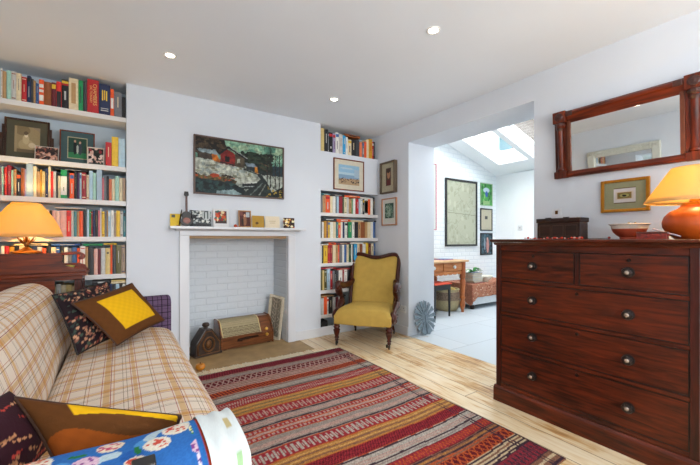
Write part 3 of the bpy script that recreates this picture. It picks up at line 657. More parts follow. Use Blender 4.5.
# ------------------------------------------------------------------ painting over the fireplace
cv = Canvas(230, 130, '2c3a34')
cv.rect(0, 1, .62, 1, '6f9a86'); cv.poly([(.3, 1), (1, 1), (1, .7), (.5, .8)], '86b09a'); cv.speck(.3, 1, .72, 1, ['7aa48e', '92b8a0', '5f8c7a', 'a4bca0'], 90, .05, 2)
cv.poly([(0, 1), (.3, 1), (.34, .8), (.2, .68), (0, .7)], '3a2e22'); cv.speck(0, .3, .74, 1, ['2a2418', '4c3a28', '241e1a', '5a4a34'], 90, .03, 3)
cv.poly([(.48, .66), (.56, .84), (.7, .80), (.8, .86), (.86, .62), (.9, .5), (.5, .5)], '1e2c22'); cv.speck(.5, .86, .55, .82, ['16221c', '2e4030', '3a4630'], 110, .03, 5)
cv.poly([(0, .62), (.2, .6), (.5, .55), (.75, .42), (1, .45), (1, 0), (0, 0)], 'a8b0a6')
cv.poly([(0, .60), (.3, .52), (.55, .46), (.72, .30), (.6, .18), (.35, .26), (0, .34)], 'b8bcb0'); cv.speck(.02, .6, .3, .56, ['c8cabc', '9aa4a0', '8c8c78', 'b4b8a8'], 90, .022, 6)
cv.poly([(.0, .36), (.08, .30), (.3, .33), (.45, .26), (.42, .2), (0, .22)], '5a4a2c'); cv.speck(0, .42, .22, .36, ['6a5a30', '3c3420', '7c6a3c', 'b05020'], 60, .02, 7)
cv.ell(.2, .33, .05, .035, 'b24a1e')
cv.poly([(0, .26), (.25, .24), (.48, .16), (.55, .08), (.5, 0), (0, 0)], '14282c'); cv.speck(0, .45, .02, .22, ['1c363a', '0e1e22', '2a4a4a'], 90, .03, 8)
cv.poly([(.22, .05), (.4, .10), (.5, .02), (.46, 0), (.22, 0)], '8ea4a6')
cv.poly([(.5, 0), (.62, .2), (.72, .34), (.66, .44), (.72, .44), (.80, .30), (.86, .1), (.8, 0)], '2a3634'); cv.line((.6, .02), (.74, .26), .009, '6c7874'); cv.line((.7, .02), (.78, .24), .006, '8c948c'); cv.line((.66, .44), (.52, .5), .012, '303a38')
cv.poly([(.5, .22), (.68, .26), (.66, .14), (.5, .12)], '20282a'); cv.line((.5, .23), (.67, .27), .01, 'c4c8c0'); cv.line((.5, .16), (.64, .19), .006, 'a8b0ae')
cv.poly([(.86, .1), (1, .22), (1, 0), (.8, 0)], '1a2222'); cv.speck(.8, 1, 0, .2, ['b49a3c', '2a3a36', '101818'], 40, .015, 9); cv.rect(.87, 1, .42, .62, '28404a'); cv.rect(.87, 1, .26, .4, 'a8aea4')
# three houses
cv.poly([(.03, .62), (.03, .74), (.2, .72), (.2, .6)], '4c4236'); cv.poly([(.18, .60), (.27, .56), (.22, .72), (.17, .70)], 'c8761c'); cv.poly([(.02, .78), (.21, .79), (.25, .70), (.04, .73)], '8c9ca0')
cv.poly([(.26, .56), (.26, .74), (.33, .84), (.42, .76), (.42, .53)], '8c241c'); cv.poly([(.42, .53), (.42, .78), (.53, .70), (.53, .52)], '5a5040'); cv.rect(.31, .36, .6, .7, '201818'); cv.rect(.45, .48, .6, .68, 'b4b4a4')
cv.line((.25, .73), (.35, .87), .013, '24201e'); cv.line((.35, .87), (.56, .68), .016, '1c1c1e'); cv.line((.37, .87), (.56, .71), .006, 'a4aaa8'); cv.line((.26, .58), (.42, .55), .012, '3a2c28')
cv.poly([(.55, .50), (.55, .58), (.66, .56), (.66, .46)], '2c3438'); cv.poly([(.65, .46), (.69, .44), (.68, .58), (.65, .57)], 'd08a20'); cv.poly([(.53, .62), (.64, .63), (.68, .56), (.56, .56)], '7c8c98')
for tx, th_ in ((.84, .9), (.9, .84), (.955, .86), (.80, .72)):
    cv.line((tx, .18), (tx+.005, th_), .006, '2a2420')
    for k in range(6): cv.line((tx, .35+.08*k), (tx+(.05 if k % 2 else -.045), .45+.08*k), .003, '3a3028')
cv.line((.82, .6), (.70, .66), .005, '6a4a34'); cv.line((.80, .5), (.72, .58), .005, '5a4030'); cv.line((.03, .7), (.03, .62), .004, '201a16'); cv.strokes(.35, 3); cv.a = cv.a**1.15*.85; cv.grain(.2, 3)
framed('painting', 'large oil painting of red cottages in snow above the mantelpiece', 'painting', .914, .565, .014, .03, mat('slim_frame', '5c4840', .5), cv, (1.053, 3.582, 1.578), 0)

# ------------------------------------------------------------------ things on the mantelpiece
ZM = 1.2625; YM = 3.52
cv = Canvas(20, 26, 'd8b41e'); cv.rect(.15, .5, .7, .92, '4a4a40'); cv.rect(.62, .8, .02, .12, '8a2c1c'); cv.grain(.05)
def card(label, w, h, cv, x, y=YM, tilt=6, cat='card', name='card', th=.003, group=None):
    t = thing(name, label, cat, (x, y, ZM), 0, group); t.rotation_euler = (math.radians(-tilt), 0, 0)
    obj('card_back', box(-w/2, w/2, 0, th, 0, h), mat('card_stock', 'd8d0bc', .8), t)
    panel('picture', w, h, -.0006, cv, PRINT, t); return t
card('yellow card at the left end of the mantelpiece', .085, .115, cv, .437, YM+.02)
cv = Canvas(40, 30, '3c4648'); cv.speck(0, 1, .25, 1, ['b8bcb8', '20262a', '8a9496', 'd0d2cc', '101416'], 160, .05, 12); cv.rect(0, 1, 0, .2, '1c2024'); cv.rect(.6, .95, .5, .9, 'b0b8b8'); cv.rect(.64, .7, .5, .9, '20282a'); cv.rect(.8, .84, .5, .9, '20282a')
card('black and white photograph card behind the small black guitar', .195, .155, cv, .655, YM+.02)
cv = Canvas(30, 34, 'cccccc'); cv.rect(.12, .84, .22, .88, '3c2c28'); cv.speck(.18, .78, .28, .82, ['b07a30', '8c2420', 'c84a20', '2a5a50', 'd8c090'], 30, .09, 6)
card('white card with a small red and yellow picture, on the mantelpiece', .15, .178, cv, .845, YM+.015)
t = thing('ornament', 'tiny orange ornament on the mantelpiece left of the framed photograph', 'ornament', (.968, 3.49, ZM))
obj('body', lathe([(0, 0), (.014, .002), (.018, .012), (.012, .024), (.004, .028), (0, .030)], 16), mat('orange_glaze', 'b8421c', .3), t, smooth=True)
obj('foot', lathe([(0, 0), (.008, .0), (.008, .006), (0, .008)], 10, M=Matrix.Translation((.022, 0, 0))), MATS['orange_glaze'], t, smooth=True)
cv = Canvas(26, 34, '4a1c14'); cv.ell(.5, .4, .16, .34, '8c5a3c'); cv.ell(.5, .72, .1, .1, 'd0a080'); cv.rect(.62, .92, .62, .95, 'a8b0b4'); cv.rect(.05, .35, .7, .95, '6c3a34'); cv.ell(.3, .3, .1, .25, '240e0c'); cv.grain(.25)
framed('framed_photograph', 'small light wood framed photograph standing on the mantelpiece', 'picture', .128, .172, .010, .014, wood('frame_pale', '9a6a3c', 'c0905c', axis='z'), cv, (1.07, YM, ZM), 0, tilt=math.radians(-6))
cv = Canvas(24, 24, 'a8822c'); cv.ell(.4, .38, .1, .1, '3c2410'); cv.ell(.4, .38, .16, .04, '5a3818'); cv.grain(.06)
card('square ochre card with a dark centre motif on the mantelpiece', .128, .125, cv, 1.21)
cv = Canvas(24, 20, 'd8cab0'); cv.rect(.3, .7, .55, .6, 'b8a480'); cv.rect(.35, .65, .4, .44, 'b8a480'); cv.grain(.04)
card('cream card right of the ochre one on the mantelpiece', .160, .125, cv, 1.37, YM+.012)
cv = Canvas(26, 22, '3a1a10'); cv.speck(0, 1, .1, .9, ['d8b060', 'c04a24', 'e8dcb0', '101010', '7c2c1c'], 34, .09, 15)
card('small dark colourful snapshot at the right end of the mantelpiece', .130, .112, cv, 1.545, 3.50, name='photograph', cat='photograph')
# miniature guitar on a stand
t = thing('miniature_guitar', 'small black toy guitar standing near the left end of the mantelpiece', 'ornament', (.522, 3.475, ZM)); t.rotation_euler = (math.radians(-4), 0, 0); t.scale = (1.3, 1.2, 1.12)
GB = mat('guitar_black', '120c0c', .45)
out = [(.048*math.cos(a)*(1.0 if math.sin(a) < 0 else .80)*(1-.28*math.exp(-((math.sin(a)-.15)/.22)**2)), .062+.060*math.sin(a)) for a in [2*math.pi*k/32 for k in range(32)]]
obj('body', prism(out, -.012, .012), GB, t, bevel=.003)
obj('sound_disc', lathe([(0, 0), (.022, 0), (.024, .001), (.022, .0022), (0, .0022)], 20, M=Matrix.Translation((0, -.0122, .045)) @ Matrix.Rotation(math.pi/2, 4, 'X')), mat('guitar_disc', '8a5a50', .4), t, smooth='angle')
obj('neck', box(-.007, .007, -.012, -.001, .115, .245), mat('guitar_neck', '4a241c', .4), t, bevel=.002)
obj('headstock', prism([(-.008, .245), (-.016, .255), (-.013, .285), (.013, .285), (.016, .255), (.008, .245)], -.011, -.001), GB, t, bevel=.001)
bm = bmesh.new(); tube([(-.045, .02, .004), (-.035, .0, .10), (-.03, -.004, .135)], .004, 8, bm); tube([(.045, .02, .004), (.035, 0, .10), (.03, -.004, .135)], .004, 8, bm); obj('stand', bm, GB, t, smooth=True)

# ------------------------------------------------------------------ rug
RX0, RX1, RY0, RY1 = .10, 1.93, .87, 3.09
NX, NY = 300, 390
cv = Canvas(NX, NY, '7a3028')
xs = RX0+(RX1-RX0)*cv.X; ys = RY0+(RY1-RY0)*cv.Y
wv = ys+.006*np.sin(xs*5.1)+.003*np.sin(xs*13)
C_ = dict(dk='3c2a34', mar='7c2a34', red='8e2a32', dred='5e1a22', ora='ac5028', pk='a88a80', gry='8a8078', lgr='a49c92', mus='a4723a', lmu='b88e54', brn='7c5644', crm='bca888', grn='6a664c')
def band(y1, y0, fn):
    m = (wv <= y1) & (wv > y0); t = (wv-y0)/(y1-y0); fn(m, t)
def fill(c): return lambda m, t: cv.put(m, C_[c])
def lines(base, ln, pos, w=.06):
    def f(m, t):
        cv.put(m, C_[base])
        for p, c in zip(pos, ln): cv.put(m & (np.abs(t-p) < w), C_[c])
    return f
def pattern(base, fg, per, kind, edge=None):
    per = per*.72
    def f(m, t):
        cv.put(m, C_[base]); ph = (xs % per)/per
        if kind == 'comb': k = (ph < .38) & (t > .15) & (t < .85) | ((np.abs(ph-.7) < .1) & (t > .35) & (t < .65))
        elif kind == 'zig': k = np.abs(t-(.2+.6*np.abs(2*ph-1))) < .13
        elif kind == 'x': k = (np.abs(t-ph) < .12) | (np.abs(t-(1-ph)) < .12)
        elif kind == 'diag': k = ((xs/per+t) % 1) < .45
        elif kind == 'double': k = ((ph < .5) & (np.abs(t-.22) < .12)) | ((ph < .5) & (np.abs(t-.78) < .12))
        elif kind == 'check': k = ((ph < .5) ^ ((t*3 % 1) < .5))
        cv.put(m & k, C_[fg])
        if kind == 'double': cv.put(m & (np.abs(t-.5) < .10), C_['pk']); cv.put(m & (np.abs(np.abs(t-.5)-.16) < .035), C_['ora'])
        if edge: cv.put(m & ((t < .06) | (t > .94)), C_[edge])
    return f
band(3.09, 3.078, fill('dk')); band(3.078, 2.96, pattern('mar', 'dred', .012, 'diag', 'pk'))
band(2.96, 2.89, lines('gry', ['pk', 'brn'], [.5, .95])); band(2.89, 2.78, pattern('dred', 'pk', .062, 'x', 'red'))
band(2.78, 2.675, lines('pk', ['brn', 'brn', 'brn'], [.2, .5, .8], .05)); band(2.675, 2.59, pattern('dred', 'ora', .035, 'diag', 'ora'))
band(2.59, 2.475, lines('gry', ['brn', 'lgr', 'lgr', 'dk'], [.85, .6, .4, .08], .055)); band(2.475, 2.36, pattern('red', 'pk', .026, 'zig', 'ora'))
band(2.36, 2.245, lines('mus', ['grn', 'lmu', 'grn', 'lmu'], [.25, .45, .65, .85], .045)); band(2.245, 2.125, pattern('red', 'pk', .048, 'comb', 'ora'))
band(2.125, 2.02, lines('gry', ['dk', 'pk', 'pk', 'dk'], [.9, .6, .4, .1], .07)); band(2.02, 1.90, pattern('red', 'pk', .040, 'double', 'ora'))
band(1.90, 1.79, lines('gry', ['pk', 'pk', 'dk'], [.55, .4, .12], .07)); band(1.79, 1.675, pattern('red', 'lgr', .050, 'comb', 'ora'))
band(1.675, 1.575, lines('mus', ['brn', 'lmu', 'brn', 'lmu'], [.2, .4, .6, .8], .06)); band(1.575, 1.485, pattern('red', 'dred', .024, 'check', 'ora'))
band(1.485, 1.36, lines('lgr', ['dk', 'pk', 'pk', 'dk', 'gry'], [.92, .6, .45, .28, .12], .05)); band(1.36, 1.29, pattern('red', 'ora', .036, 'zig', 'dred'))
band(1.29, 1.22, lines('brn', ['ora', 'dk', 'mus', 'dk'], [.2, .4, .6, .85], .06)); band(1.22, 1.145, pattern('dred', 'ora', .062, 'x', 'ora'))
band(1.145, 1.06, lines('crm', ['dk', 'dk', 'brn', 'dk'], [.1, .35, .6, .88], .07)); band(1.06, .95, pattern('mar', 'dk', .05, 'zig', 'dk')); band(.95, .85, lines('brn', ['dk', 'crm'], [.3, .7], .08))
fine = ((np.floor(xs/.0065)+np.floor(ys/.006)) % 2)*.22; cv.a = np.clip(cv.a*(1-fine[..., None]), 0, 1)
for x in (1.822, 1.845): cv.put(np.abs(xs-x-.003*np.sin(ys*9)) < .0045, C_['dk'])
cv.put(xs > 1.918, C_['dk']); cv.grain(.30, 5)
rug = thing('rug', 'red and multicoloured striped flatweave rug covering the floorboards', 'rug', ((RX0+RX1)/2, (RY0+RY1)/2, 0))
g_ = np.random.default_rng(3)
grid_obj('woven_field', lambda U, V: ((U-.5)*(RX1-RX0)+.004*np.sin(V*11)*(U > .5), (V-.5)*(RY1-RY0)+.006*np.sin(U*7), .0085+.001*np.sin(U*23)*np.sin(V*19)), cv, attr_mat('rug_wool', .95, .6, 260, .1), rug, thick=.007)
bm = bmesh.new(); rr = random.Random(3); hw = (RX1-RX0)/2; hl = (RY1-RY0)/2
for k in range(170):
    x = -hw+.01+(2*hw-.02)*k/169+rr.uniform(-.003, .003); l = rr.uniform(.06, .11)
    if x > hw-.30: l *= .15
    tube([(x, hl-.004, .006), (x+rr.uniform(-.006, .006), hl+l*.5, .0075), (x+rr.uniform(-.012, .012), hl+l, .0062)], .0042, 5, bm)
fr = obj('fringe', bm, mat('fringe_cotton', 'd4ccb4', .9), rug); fr['kind'] = 'stuff'

# ------------------------------------------------------------------ sofa
SF = thing('sofa', 'long sofa in cream checked cover with patterned blue near arm', 'sofa', (0, 1.95, .0))
bu = [(.03, .010, 'c88080'), (.06, .09, 'efd2a4'), (.16, .010, 'a84a4a'), (.20, .02, 'eccbb4'), (.34, .010, '8c867a'), (.40, .010, '8c867a'), (.47, .012, 'c88080'), (.50, .06, 'f0d6b0'), (.58, .010, 'c88080'), (.80, .010, 'a89c90'), (.85, .008, 'c88878')]
bv = [(.05, .010, '86807a'), (.09, .010, '86807a'), (.22, .014, 'a84a4a'), (.25, .07, 'efd2a4'), (.34, .012, 'c88080'), (.60, .014, 'a84a4a'), (.64, .08, 'efd09c'), (.74, .010, 'c88080'), (.78, .010, 'a89c90')]
PLD = plaid_mat('checked_cover', 'd2c4b4', bu, bv, .25, .25)
def so(name, bm, m, **k): 
    for v in bm.verts: v.co.y -= 1.95
    return obj(name, bm, m, SF, **k)
so('seat', sweep([(p.x, p.y) for p in smooth_curve([(-.26, .40), (-.24, .47), (-.1, .485), (.08, .495), (.22, .49), (.31, .465), (.355, .41), (.365, .32), (.36, .18), (.355, .02), (-.25, .02)], 5)], 1.055, 2.995, 36, .02, wob=lambda a, s: .006*math.sin(s*7)*math.sin(a*9)), PLD, smooth='angle')
so('backrest', sweep([(p.x, p.y) for p in smooth_curve([(-.262, .02), (-.262, .40), (-.255, .50), (-.285, .62), (-.325, .74), (-.37, .825), (-.43, .865), (-.51, .86), (-.575, .80), (-.60, .66), (-.60, .4), (-.60, .02)], 5)], .80, 2.985, 40, .09, wob=lambda a, s: .008*math.sin(s*6+a*5)), PLD, smooth='angle')
arm_prof = lambda y0, y1, zt: [(p.x, p.y) for p in smooth_curve([(y0, .02), (y0, .4), (y0+.002, zt-.07), (y0+.03, zt-.015), ((y0+y1)/2, zt), (y1-.03, zt-.015), (y1-.002, zt-.07), (y1, .4), (y1, .02)], 4)]
# far arm under a purple tartan throw
TART = plaid_mat('purple_tartan', '5a4660', [(.1, .05, '3a3440'), (.22, .03, '2a2830'), (.6, .06, '3c3440'), (.9, .02, '8a7a90')], [(.15, .06, '3a3440'), (.5, .03, '26242c'), (.75, .06, '40384a')], .10, .10)
so('far_arm', sweep(arm_prof(3.0, 3.165, .705), -.58, .345, 16, .025, axis='x'), TART, smooth='angle')
# near arm under a floral printed cloth
n_u, n_v = 230, 380
cv = Canvas(n_u, n_v, '2c62a4'); UM, VM = .77, 1.42      # metres covered along and across the arm
def el(x, y, r, c, k=1): cv.ell(x/UM, y/VM, r/UM, r*k/VM, c)
def ln(p, q, w, c):
    n = 14
    for i in range(n+1): el(p[0]+(q[0]-p[0])*i/n, p[1]+(q[1]-p[1])*i/n, w, c)
g = random.Random(21)
for k in range(70): x, y = g.random()*UM, g.random()*VM; el(x, y, .022, g.choice(['3a76b4', '24569a', '4a86bc']))
for k in range(64):                                     # pale and buff scrolls
    x, y, a_ = g.random()*UM, g.random()*VM, g.random()*6.28; r = g.uniform(.05, .09); c = g.choice(['b8b08c', 'b4c4c8', 'c4b088', 'a8bcc4'])
    for i in range(16): t_ = a_+i*.14; el(x+r*math.cos(t_), y+r*math.sin(t_), .013, c)
for k in range(120):
    x, y, a_ = g.random()*UM, g.random()*VM, g.random()*6.28; ln((x, y), (x+.022*math.cos(a_), y+.022*math.sin(a_)), .0055, g.choice(['2c7a3c', '3c8a4a', '246a3a']))
for k in range(46):
    x, y = (g.random()*UM, g.random()*VM) if k > 9 else ((.33+.045*k), .66+.05*(k % 3)); r = g.uniform(.022, .034)
    c1, c2 = g.choice([('d4ccbc', 'c04a3a'), ('c8c0cc', '5a3c7a'), ('d4b8a4', 'c85a3c'), ('c8a8b8', '7a3c80'), ('d0cc98', '4a7a50'), ('d8c8b0', 'b84a6a')])
    el(x, y, r, c1)
    for i in range(15): t_ = g.random()*6.28; q = g.random()**.5*r*.85; el(x+q*math.cos(t_), y+q*math.sin(t_), .0042, c2)
cv.put(cv.X > .955, 'a83a22'); cv.put((cv.X > .94) & (cv.X < .955), '2a64a8'); cv.grain(.12, 8)
cv2 = Canvas(40, 150, 'cdd4d4')
for k in range(9):
    y = .12+.09*k; cv2.rect(.62, .78, y, y+.022, ['8fae84', 'b8a878', '9ab48c'][k % 3])
cv2.grain(.03)
ap = smooth_curve([(y, z, 0) for y, z in [(.80, .02), (.80, .4), (.802, .60), (.825, .652), (.92, .668), (1.015, .655), (1.046, .60), (1.05, .4), (1.05, .02)]], 12)
apn = np.array([(p.x, p.y) for p in ap]); apar = np.concatenate([[0], np.cumsum(np.hypot(*np.diff(apn, axis=0).T))]); apar /= apar[-1]
def arm_fn(x0, x1, off=0):
    def f(U, V):
        y = np.interp(V, apar, apn[:, 0]); z = np.interp(V, apar, apn[:, 1]); s = (y-.925)/.125
        return (x0+(x1-x0)*U, y-1.95+off*s, z+off*np.clip((z-.3)/.3, 0, 1)+.003*np.sin(U*14)*np.sin(V*25))
    return f
grid_obj('near_arm', arm_fn(-.57, .20), cv, CLOTHP, SF, smooth=True)
cv2 = Canvas(40, 150, 'cdd4d4'); g = random.Random(5)
for k in range(9):
    y = .12+.09*k; cv2.rect(.62, .78, y, y+.035, ['8fae84', 'b8a878', '9ab48c'][k % 3])
cv2.grain(.03)
so('arm_core', sweep([(p.x, p.y) for p in smooth_curve([(.81, .02), (.81, .4), (.812, .59), (.835, .638), (.92, .652), (1.005, .640), (1.034, .59), (1.04, .4), (1.04, .02)], 4)], -.565, .250, 8, .01, axis='x'), mat('white_cotton', 'cdd4d4', .9), smooth='angle')
wt = grid_obj('arm_cap', arm_fn(.172, .258, .006), cv2, CLOTHP, SF, smooth=True); wt['label'] = 'white cloth end of the near arm with small green squares'
fe = bmesh.new()
for x in (-.5, .27):
    for y in (.92, 3.07): lathe([(.0, 0), (.022, 0), (.028, .02), (0, .02)], 12, fe, Matrix.Translation((x, y, 0)))
obj('foot', fe, mat('foot_wood', '2a1a10', .5), SF).location = (0, -1.95, .0)

# cushions on the sofa
def attr_cushion(name, label, corners, th, fn, group, mback=None, back='5a2e10', pip=None):
    t = thing(name, label, 'cushion', tuple(sum((Vector(c) for c in corners), Vector())/4), 0, group)
    bm, C, n_ = cushion_bm(*corners, th); o0 = Vector(t.location)
    for v in bm.verts: v.co -= o0
    lay = bm.loops.layers.uv.active; n = 64
    o = obj('cover', bm, [attr_mat('cushion_fabric', .85, .3, 120, .2), mback or mat('cushion_back', back, .8)], t, smooth=True)
    me = o.data; cols = np.zeros((len(me.vertices), 3)); uvs = me.uv_layers.active.data
    # finer design: subdivide before storing
    pass
    uvp = np.zeros((len(me.vertices), 2))
    for lp in me.loops: uvp[lp.vertex_index] = uvs[lp.index].uv
    cols = fn(uvp[:, 0], uvp[:, 1]); design(me, cols)
    if pip:
        P = []
        for e in range(4):
            for k in range(n):
                a = k/n; u, v = [(a, 0), (1, a), (1-a, 1), (0, 1-a)][e]; A, B = 2*u-1, 2*v-1
                uu = .5+.5*A*(1-.06*(1-B*B)); vv = .5+.5*B*(1-.06*(1-A*A))
                P.append(C[0]*(1-uu)*(1-vv)+C[1]*uu*(1-vv)+C[2]*uu*vv+C[3]*(1-uu)*vv-o0)
        obj('piping', tube(P, .005, 6, closed=True), mat('piping_'+pip, pip, .7), t, smooth=True)
    return t
BRW, YEL = np.array(H('54300f')), np.array(H('cf9f0a'))
def panel_fn(u0, u1, v0, v1):
    def f(u, v):
        m = (u > u0) & (u < u1) & (v > v0) & (v < v1); c = np.where(m[:, None], YEL, BRW); return c*(1+.06*np.sin(u*60)*np.sin(v*50))[:, None]
    return f
def tri_fn(u, v):
    c = np.tile(BRW, (len(u), 1)); c[(u > .30) & (v > .80-.25*np.abs(u-.62)**1.3) & (u < .99)] = YEL; c[v < .42+.12*np.sin(u*7)] = np.array(H('8a440e')); return c*(1+.06*np.sin(u*40)*np.sin(v*30))[:, None]
def blot_fn(cols, seed, n, r, bg):
    g = random.Random(seed); S = [(g.random(), g.random(), r*g.uniform(.5, 1.5), np.array(H(g.choice(cols)))) for _ in range(n)]
    def f(u, v):
        c = np.tile(np.array(H(bg)), (len(u), 1))
        for x, y, q, k in S: c[np.hypot(u-x, (v-y)) < q] = k
        return c
    return f
def fine_cushion(*a, **k): return attr_cushion(*a, **k)
fine_cushion('cushion', 'brown cushion with a yellow centre square, propped up at the far end of the sofa',
             [(-.005, 2.435, .525), (.275, 2.80, .565), (.08, 2.865, .835), (-.215, 2.475, .785)], .055, panel_fn(.20, .84, .17, .86), 'brown and yellow cushions', mback=mat('satin_brown', '7c3c0e', .45), pip='3a1e0c')
fine_cushion('cushion', 'dark floral cushion behind the brown and yellow one at the far sofa end',
             [(-.185, 2.395, .515), (.06, 2.71, .535), (-.065, 2.925, .85), (-.315, 2.62, .82)], .05, blot_fn(['a8785c', 'c09070', '3a4a40', '7c3a30', '1a1214', '8a5a4a', '2c3834'], 4, 420, .017, '20141a'), 'dark floral cushions', back='1a1214', pip='120c0e')
fine_cushion('cushion', 'brown cushion with a yellow panel lying against the blue near arm of the sofa',
             [(-.11, 1.12, .53), (.155, 1.10, .56), (.150, 1.10, .635), (-.24, 1.33, .70)], .045, tri_fn, 'brown and yellow cushions', mback=mat('satin_brown', '7c3c0e', .45), pip='3a1e0c')
SPR = random.Random(9); SPR = [(SPR.random(), SPR.random(), SPR.uniform(-.5, .5), SPR.uniform(.07, .13), SPR.choice(['b8805a', 'c8946c', '9a6a48', 'a83a30'])) for _ in range(30)]
def sprig(u, v):
    c = np.tile(np.array(H('2c0e18')), (len(u), 1))
    for x, y, a, l, k in SPR:
        p = (u-x)*math.cos(a)+(v-y)*math.sin(a); q = -(u-x)*math.sin(a)+(v-y)*math.cos(a)
        c[(np.abs(p) < l) & (np.abs(q) < .012+.010*np.sin(p*90))] = H(k)
    return c
fine_cushion('cushion', 'dark maroon cushion with tan leaf sprigs at the near end of the sofa',
             [(-.22, 1.10, .535), (-.17, 1.33, .53), (-.265, 1.40, .70), (-.36, 1.10, .74)], .05, sprig, 'dark floral cushions', back='1c0c10')
t = thing('remote_control', 'small black handset lying on the blue patterned sofa arm', 'remote control', (.045, .845, .667))
obj('body', box(-.022, .022, -.02, .02, 0, .012), mat('black_plastic', '101014', .4), t, bevel=.003)

# ------------------------------------------------------------------ mahogany stand and lamp in the left alcove
MH = wood('mahogany_dark', '34100a', '84360f', .38, 'x', coat=.15); MHL = wood('mahogany_rail', '3a1006', '7a2a0c', .35, 'y', coat=.15); MHV = wood('mahogany_leg', '2a0904', '541808', .38, 'z', coat=.15)
WS = thing('washstand', 'dark mahogany stand with scrolled gallery between sofa and left bookshelves', 'washstand', (-.50, 3.40, 0))
obj('base_board', box(-.29, .305, -.17, .16, .875, .90), MH, WS, bevel=.005)
obj('apron', box(-.265, .28, -.14, .13, .845, .874), MH, WS, bevel=.002)
obj('front_panel', box(-.222, .12, -.135, -.12, .40, .844), MH, WS)
bp = [(-.29, .901), (-.29, 1.042), (.12, 1.042)]+[(p.x, p.y) for p in smooth_curve([(.12, 1.042), (.155, 1.035), (.165, 1.01), (.16, .985), (.18, .955), (.23, .935), (.29, .925), (.30, .901)], 5)]
obj('back_board', prism(bp, -.16, -.140), MH, WS, bevel=.003)
obj('box_lid', box(-.28, .11, -.139, .13, 1.012, 1.036), MHL, WS, bevel=.004)
obj('box_side', box(.09, .108, -.139, .13, .901, 1.011), MH, WS)
sp_ = [(p.x, p.y) for p in smooth_curve([(.108, 1.035), (.2, 1.045), (.25, 1.04), (.28, 1.015), (.27, .985), (.24, .985), (.235, 1.0), (.25, 1.01), (.245, 1.022), (.2, 1.022), (.108, 1.015)], 5)]
obj('scroll_rail', prism(sp_[:-1], .105, .13), MHL, WS, bevel=.002)
obj('far_board', prism([(.109, .901), (.109, .955), (.24, .955), (.28, .94), (.30, .901)], .105, .13), MHL, WS, bevel=.002)
for x in (-.245, .255):
    for y in (-.125, .115): obj('leg', box(x-.022, x+.022, y-.022, y+.022, 0, .844), MHV, WS, bevel=.003)
t = thing('bowl', 'small yellow and green patterned bowl inside the mahogany stand gallery', 'bowl', (-.318, 3.40, .901))
cvb = [(0, .0), (.02, 0), (.022, .006), (.035, .02), (.042, .04), (.040, .042), (.030, .022), (0, .010)]
obj('body', lathe(cvb, 24), mat('bowl_green', '8a8a3c', .4, var=.5, scale=60), t, smooth=True)
SHADE = new_mat('lamp_shade_card'); nt, b = nodes_of(SHADE)
for nn in (b,): nt.nodes.remove(nn)
tr = nt.nodes.new('ShaderNodeBsdfTranslucent'); df = nt.nodes.new('ShaderNodeBsdfDiffuse'); mx = nt.nodes.new('ShaderNodeMixShader'); mx.inputs[0].default_value = .5
tr.inputs['Color'].default_value = (1.0, .78, .07, 1); df.inputs['Color'].default_value = (.74, .50, .26, 1)
nt.links.new(tr.outputs[0], mx.inputs[1]); nt.links.new(df.outputs[0], mx.inputs[2]); nt.links.new(mx.outputs[0], nt.nodes['Material Output'].inputs['Surface'])
BRS = mat('aged_brass', 'a0703c', .3, metal=.9, var=.1)
def shade(t, r0, r1, z0, z1, bulge=0):
    prof = [(r0+(r1-r0)*k/8+bulge*math.sin(math.pi*k/8), z0+(z1-z0)*k/8) for k in range(9)]
    s = obj('lamp_shade', lathe(prof, 40), SHADE, t, smooth=True)
    m = s.modifiers.new('solid', 'SOLIDIFY'); m.thickness = .0015; m.offset = 1
    bm = bmesh.new()
    for r, z in ((r0, z0), (r1, z1)): tube([(r*math.cos(a)*1.001, r*math.sin(a)*1.001, z) for a in [2*math.pi*k/36 for k in range(36)]], .0022, 5, bm, closed=True)
    for k in range(3):
        a = 2*math.pi*k/3; tube([(0, 0, z1-.02), (r1*math.cos(a), r1*math.sin(a), z1)], .0015, 5, bm)
    obj('shade_rim', bm, mat('shade_tape', 'c8a468', .7), t, smooth=True)
t = thing('table_lamp', 'lit table lamp with wide cream shade and brass leaf stem by left bookshelves', 'lamp', (-.553, 3.40, 1.0365))
obj('base', lathe([(0, 0), (.085, 0), (.088, .012), (.08, .020), (.055, .026), (.03, .034), (.015, .05), (0, .05)], 28), BRS, t, smooth='angle')
obj('stem', lathe([(.008, .045), (.012, .06), (.022, .08), (.012, .10), (.008, .12), (.007, .19), (0, .19)], 16), BRS, t, smooth=True)
bm = bmesh.new()
for k in range(9):
    a = 2*math.pi*k/9; c, s_ = math.cos(a), math.sin(a)
    tube([(0, 0, .068), (.03*c, .03*s_, .085+.01*(k % 2)), (.055*c, .055*s_, .115+.015*(k % 2))], [.004, .0065, .001], 6, bm)
obj('leaf_spray', bm, BRS, t, smooth=True)
obj('bulb', lathe([(0, .185), (.012, .19), (.028, .225), (.03, .245), (.02, .268), (0, .276)], 20), emis('warm_bulb', (1, .62, .25), 9), t, smooth=True)
shade(t, .206, .078, .125, .368, .018)
bpy.data.objects['desk_lamp_bulb'].location = (-.553, 3.40, 1.345)

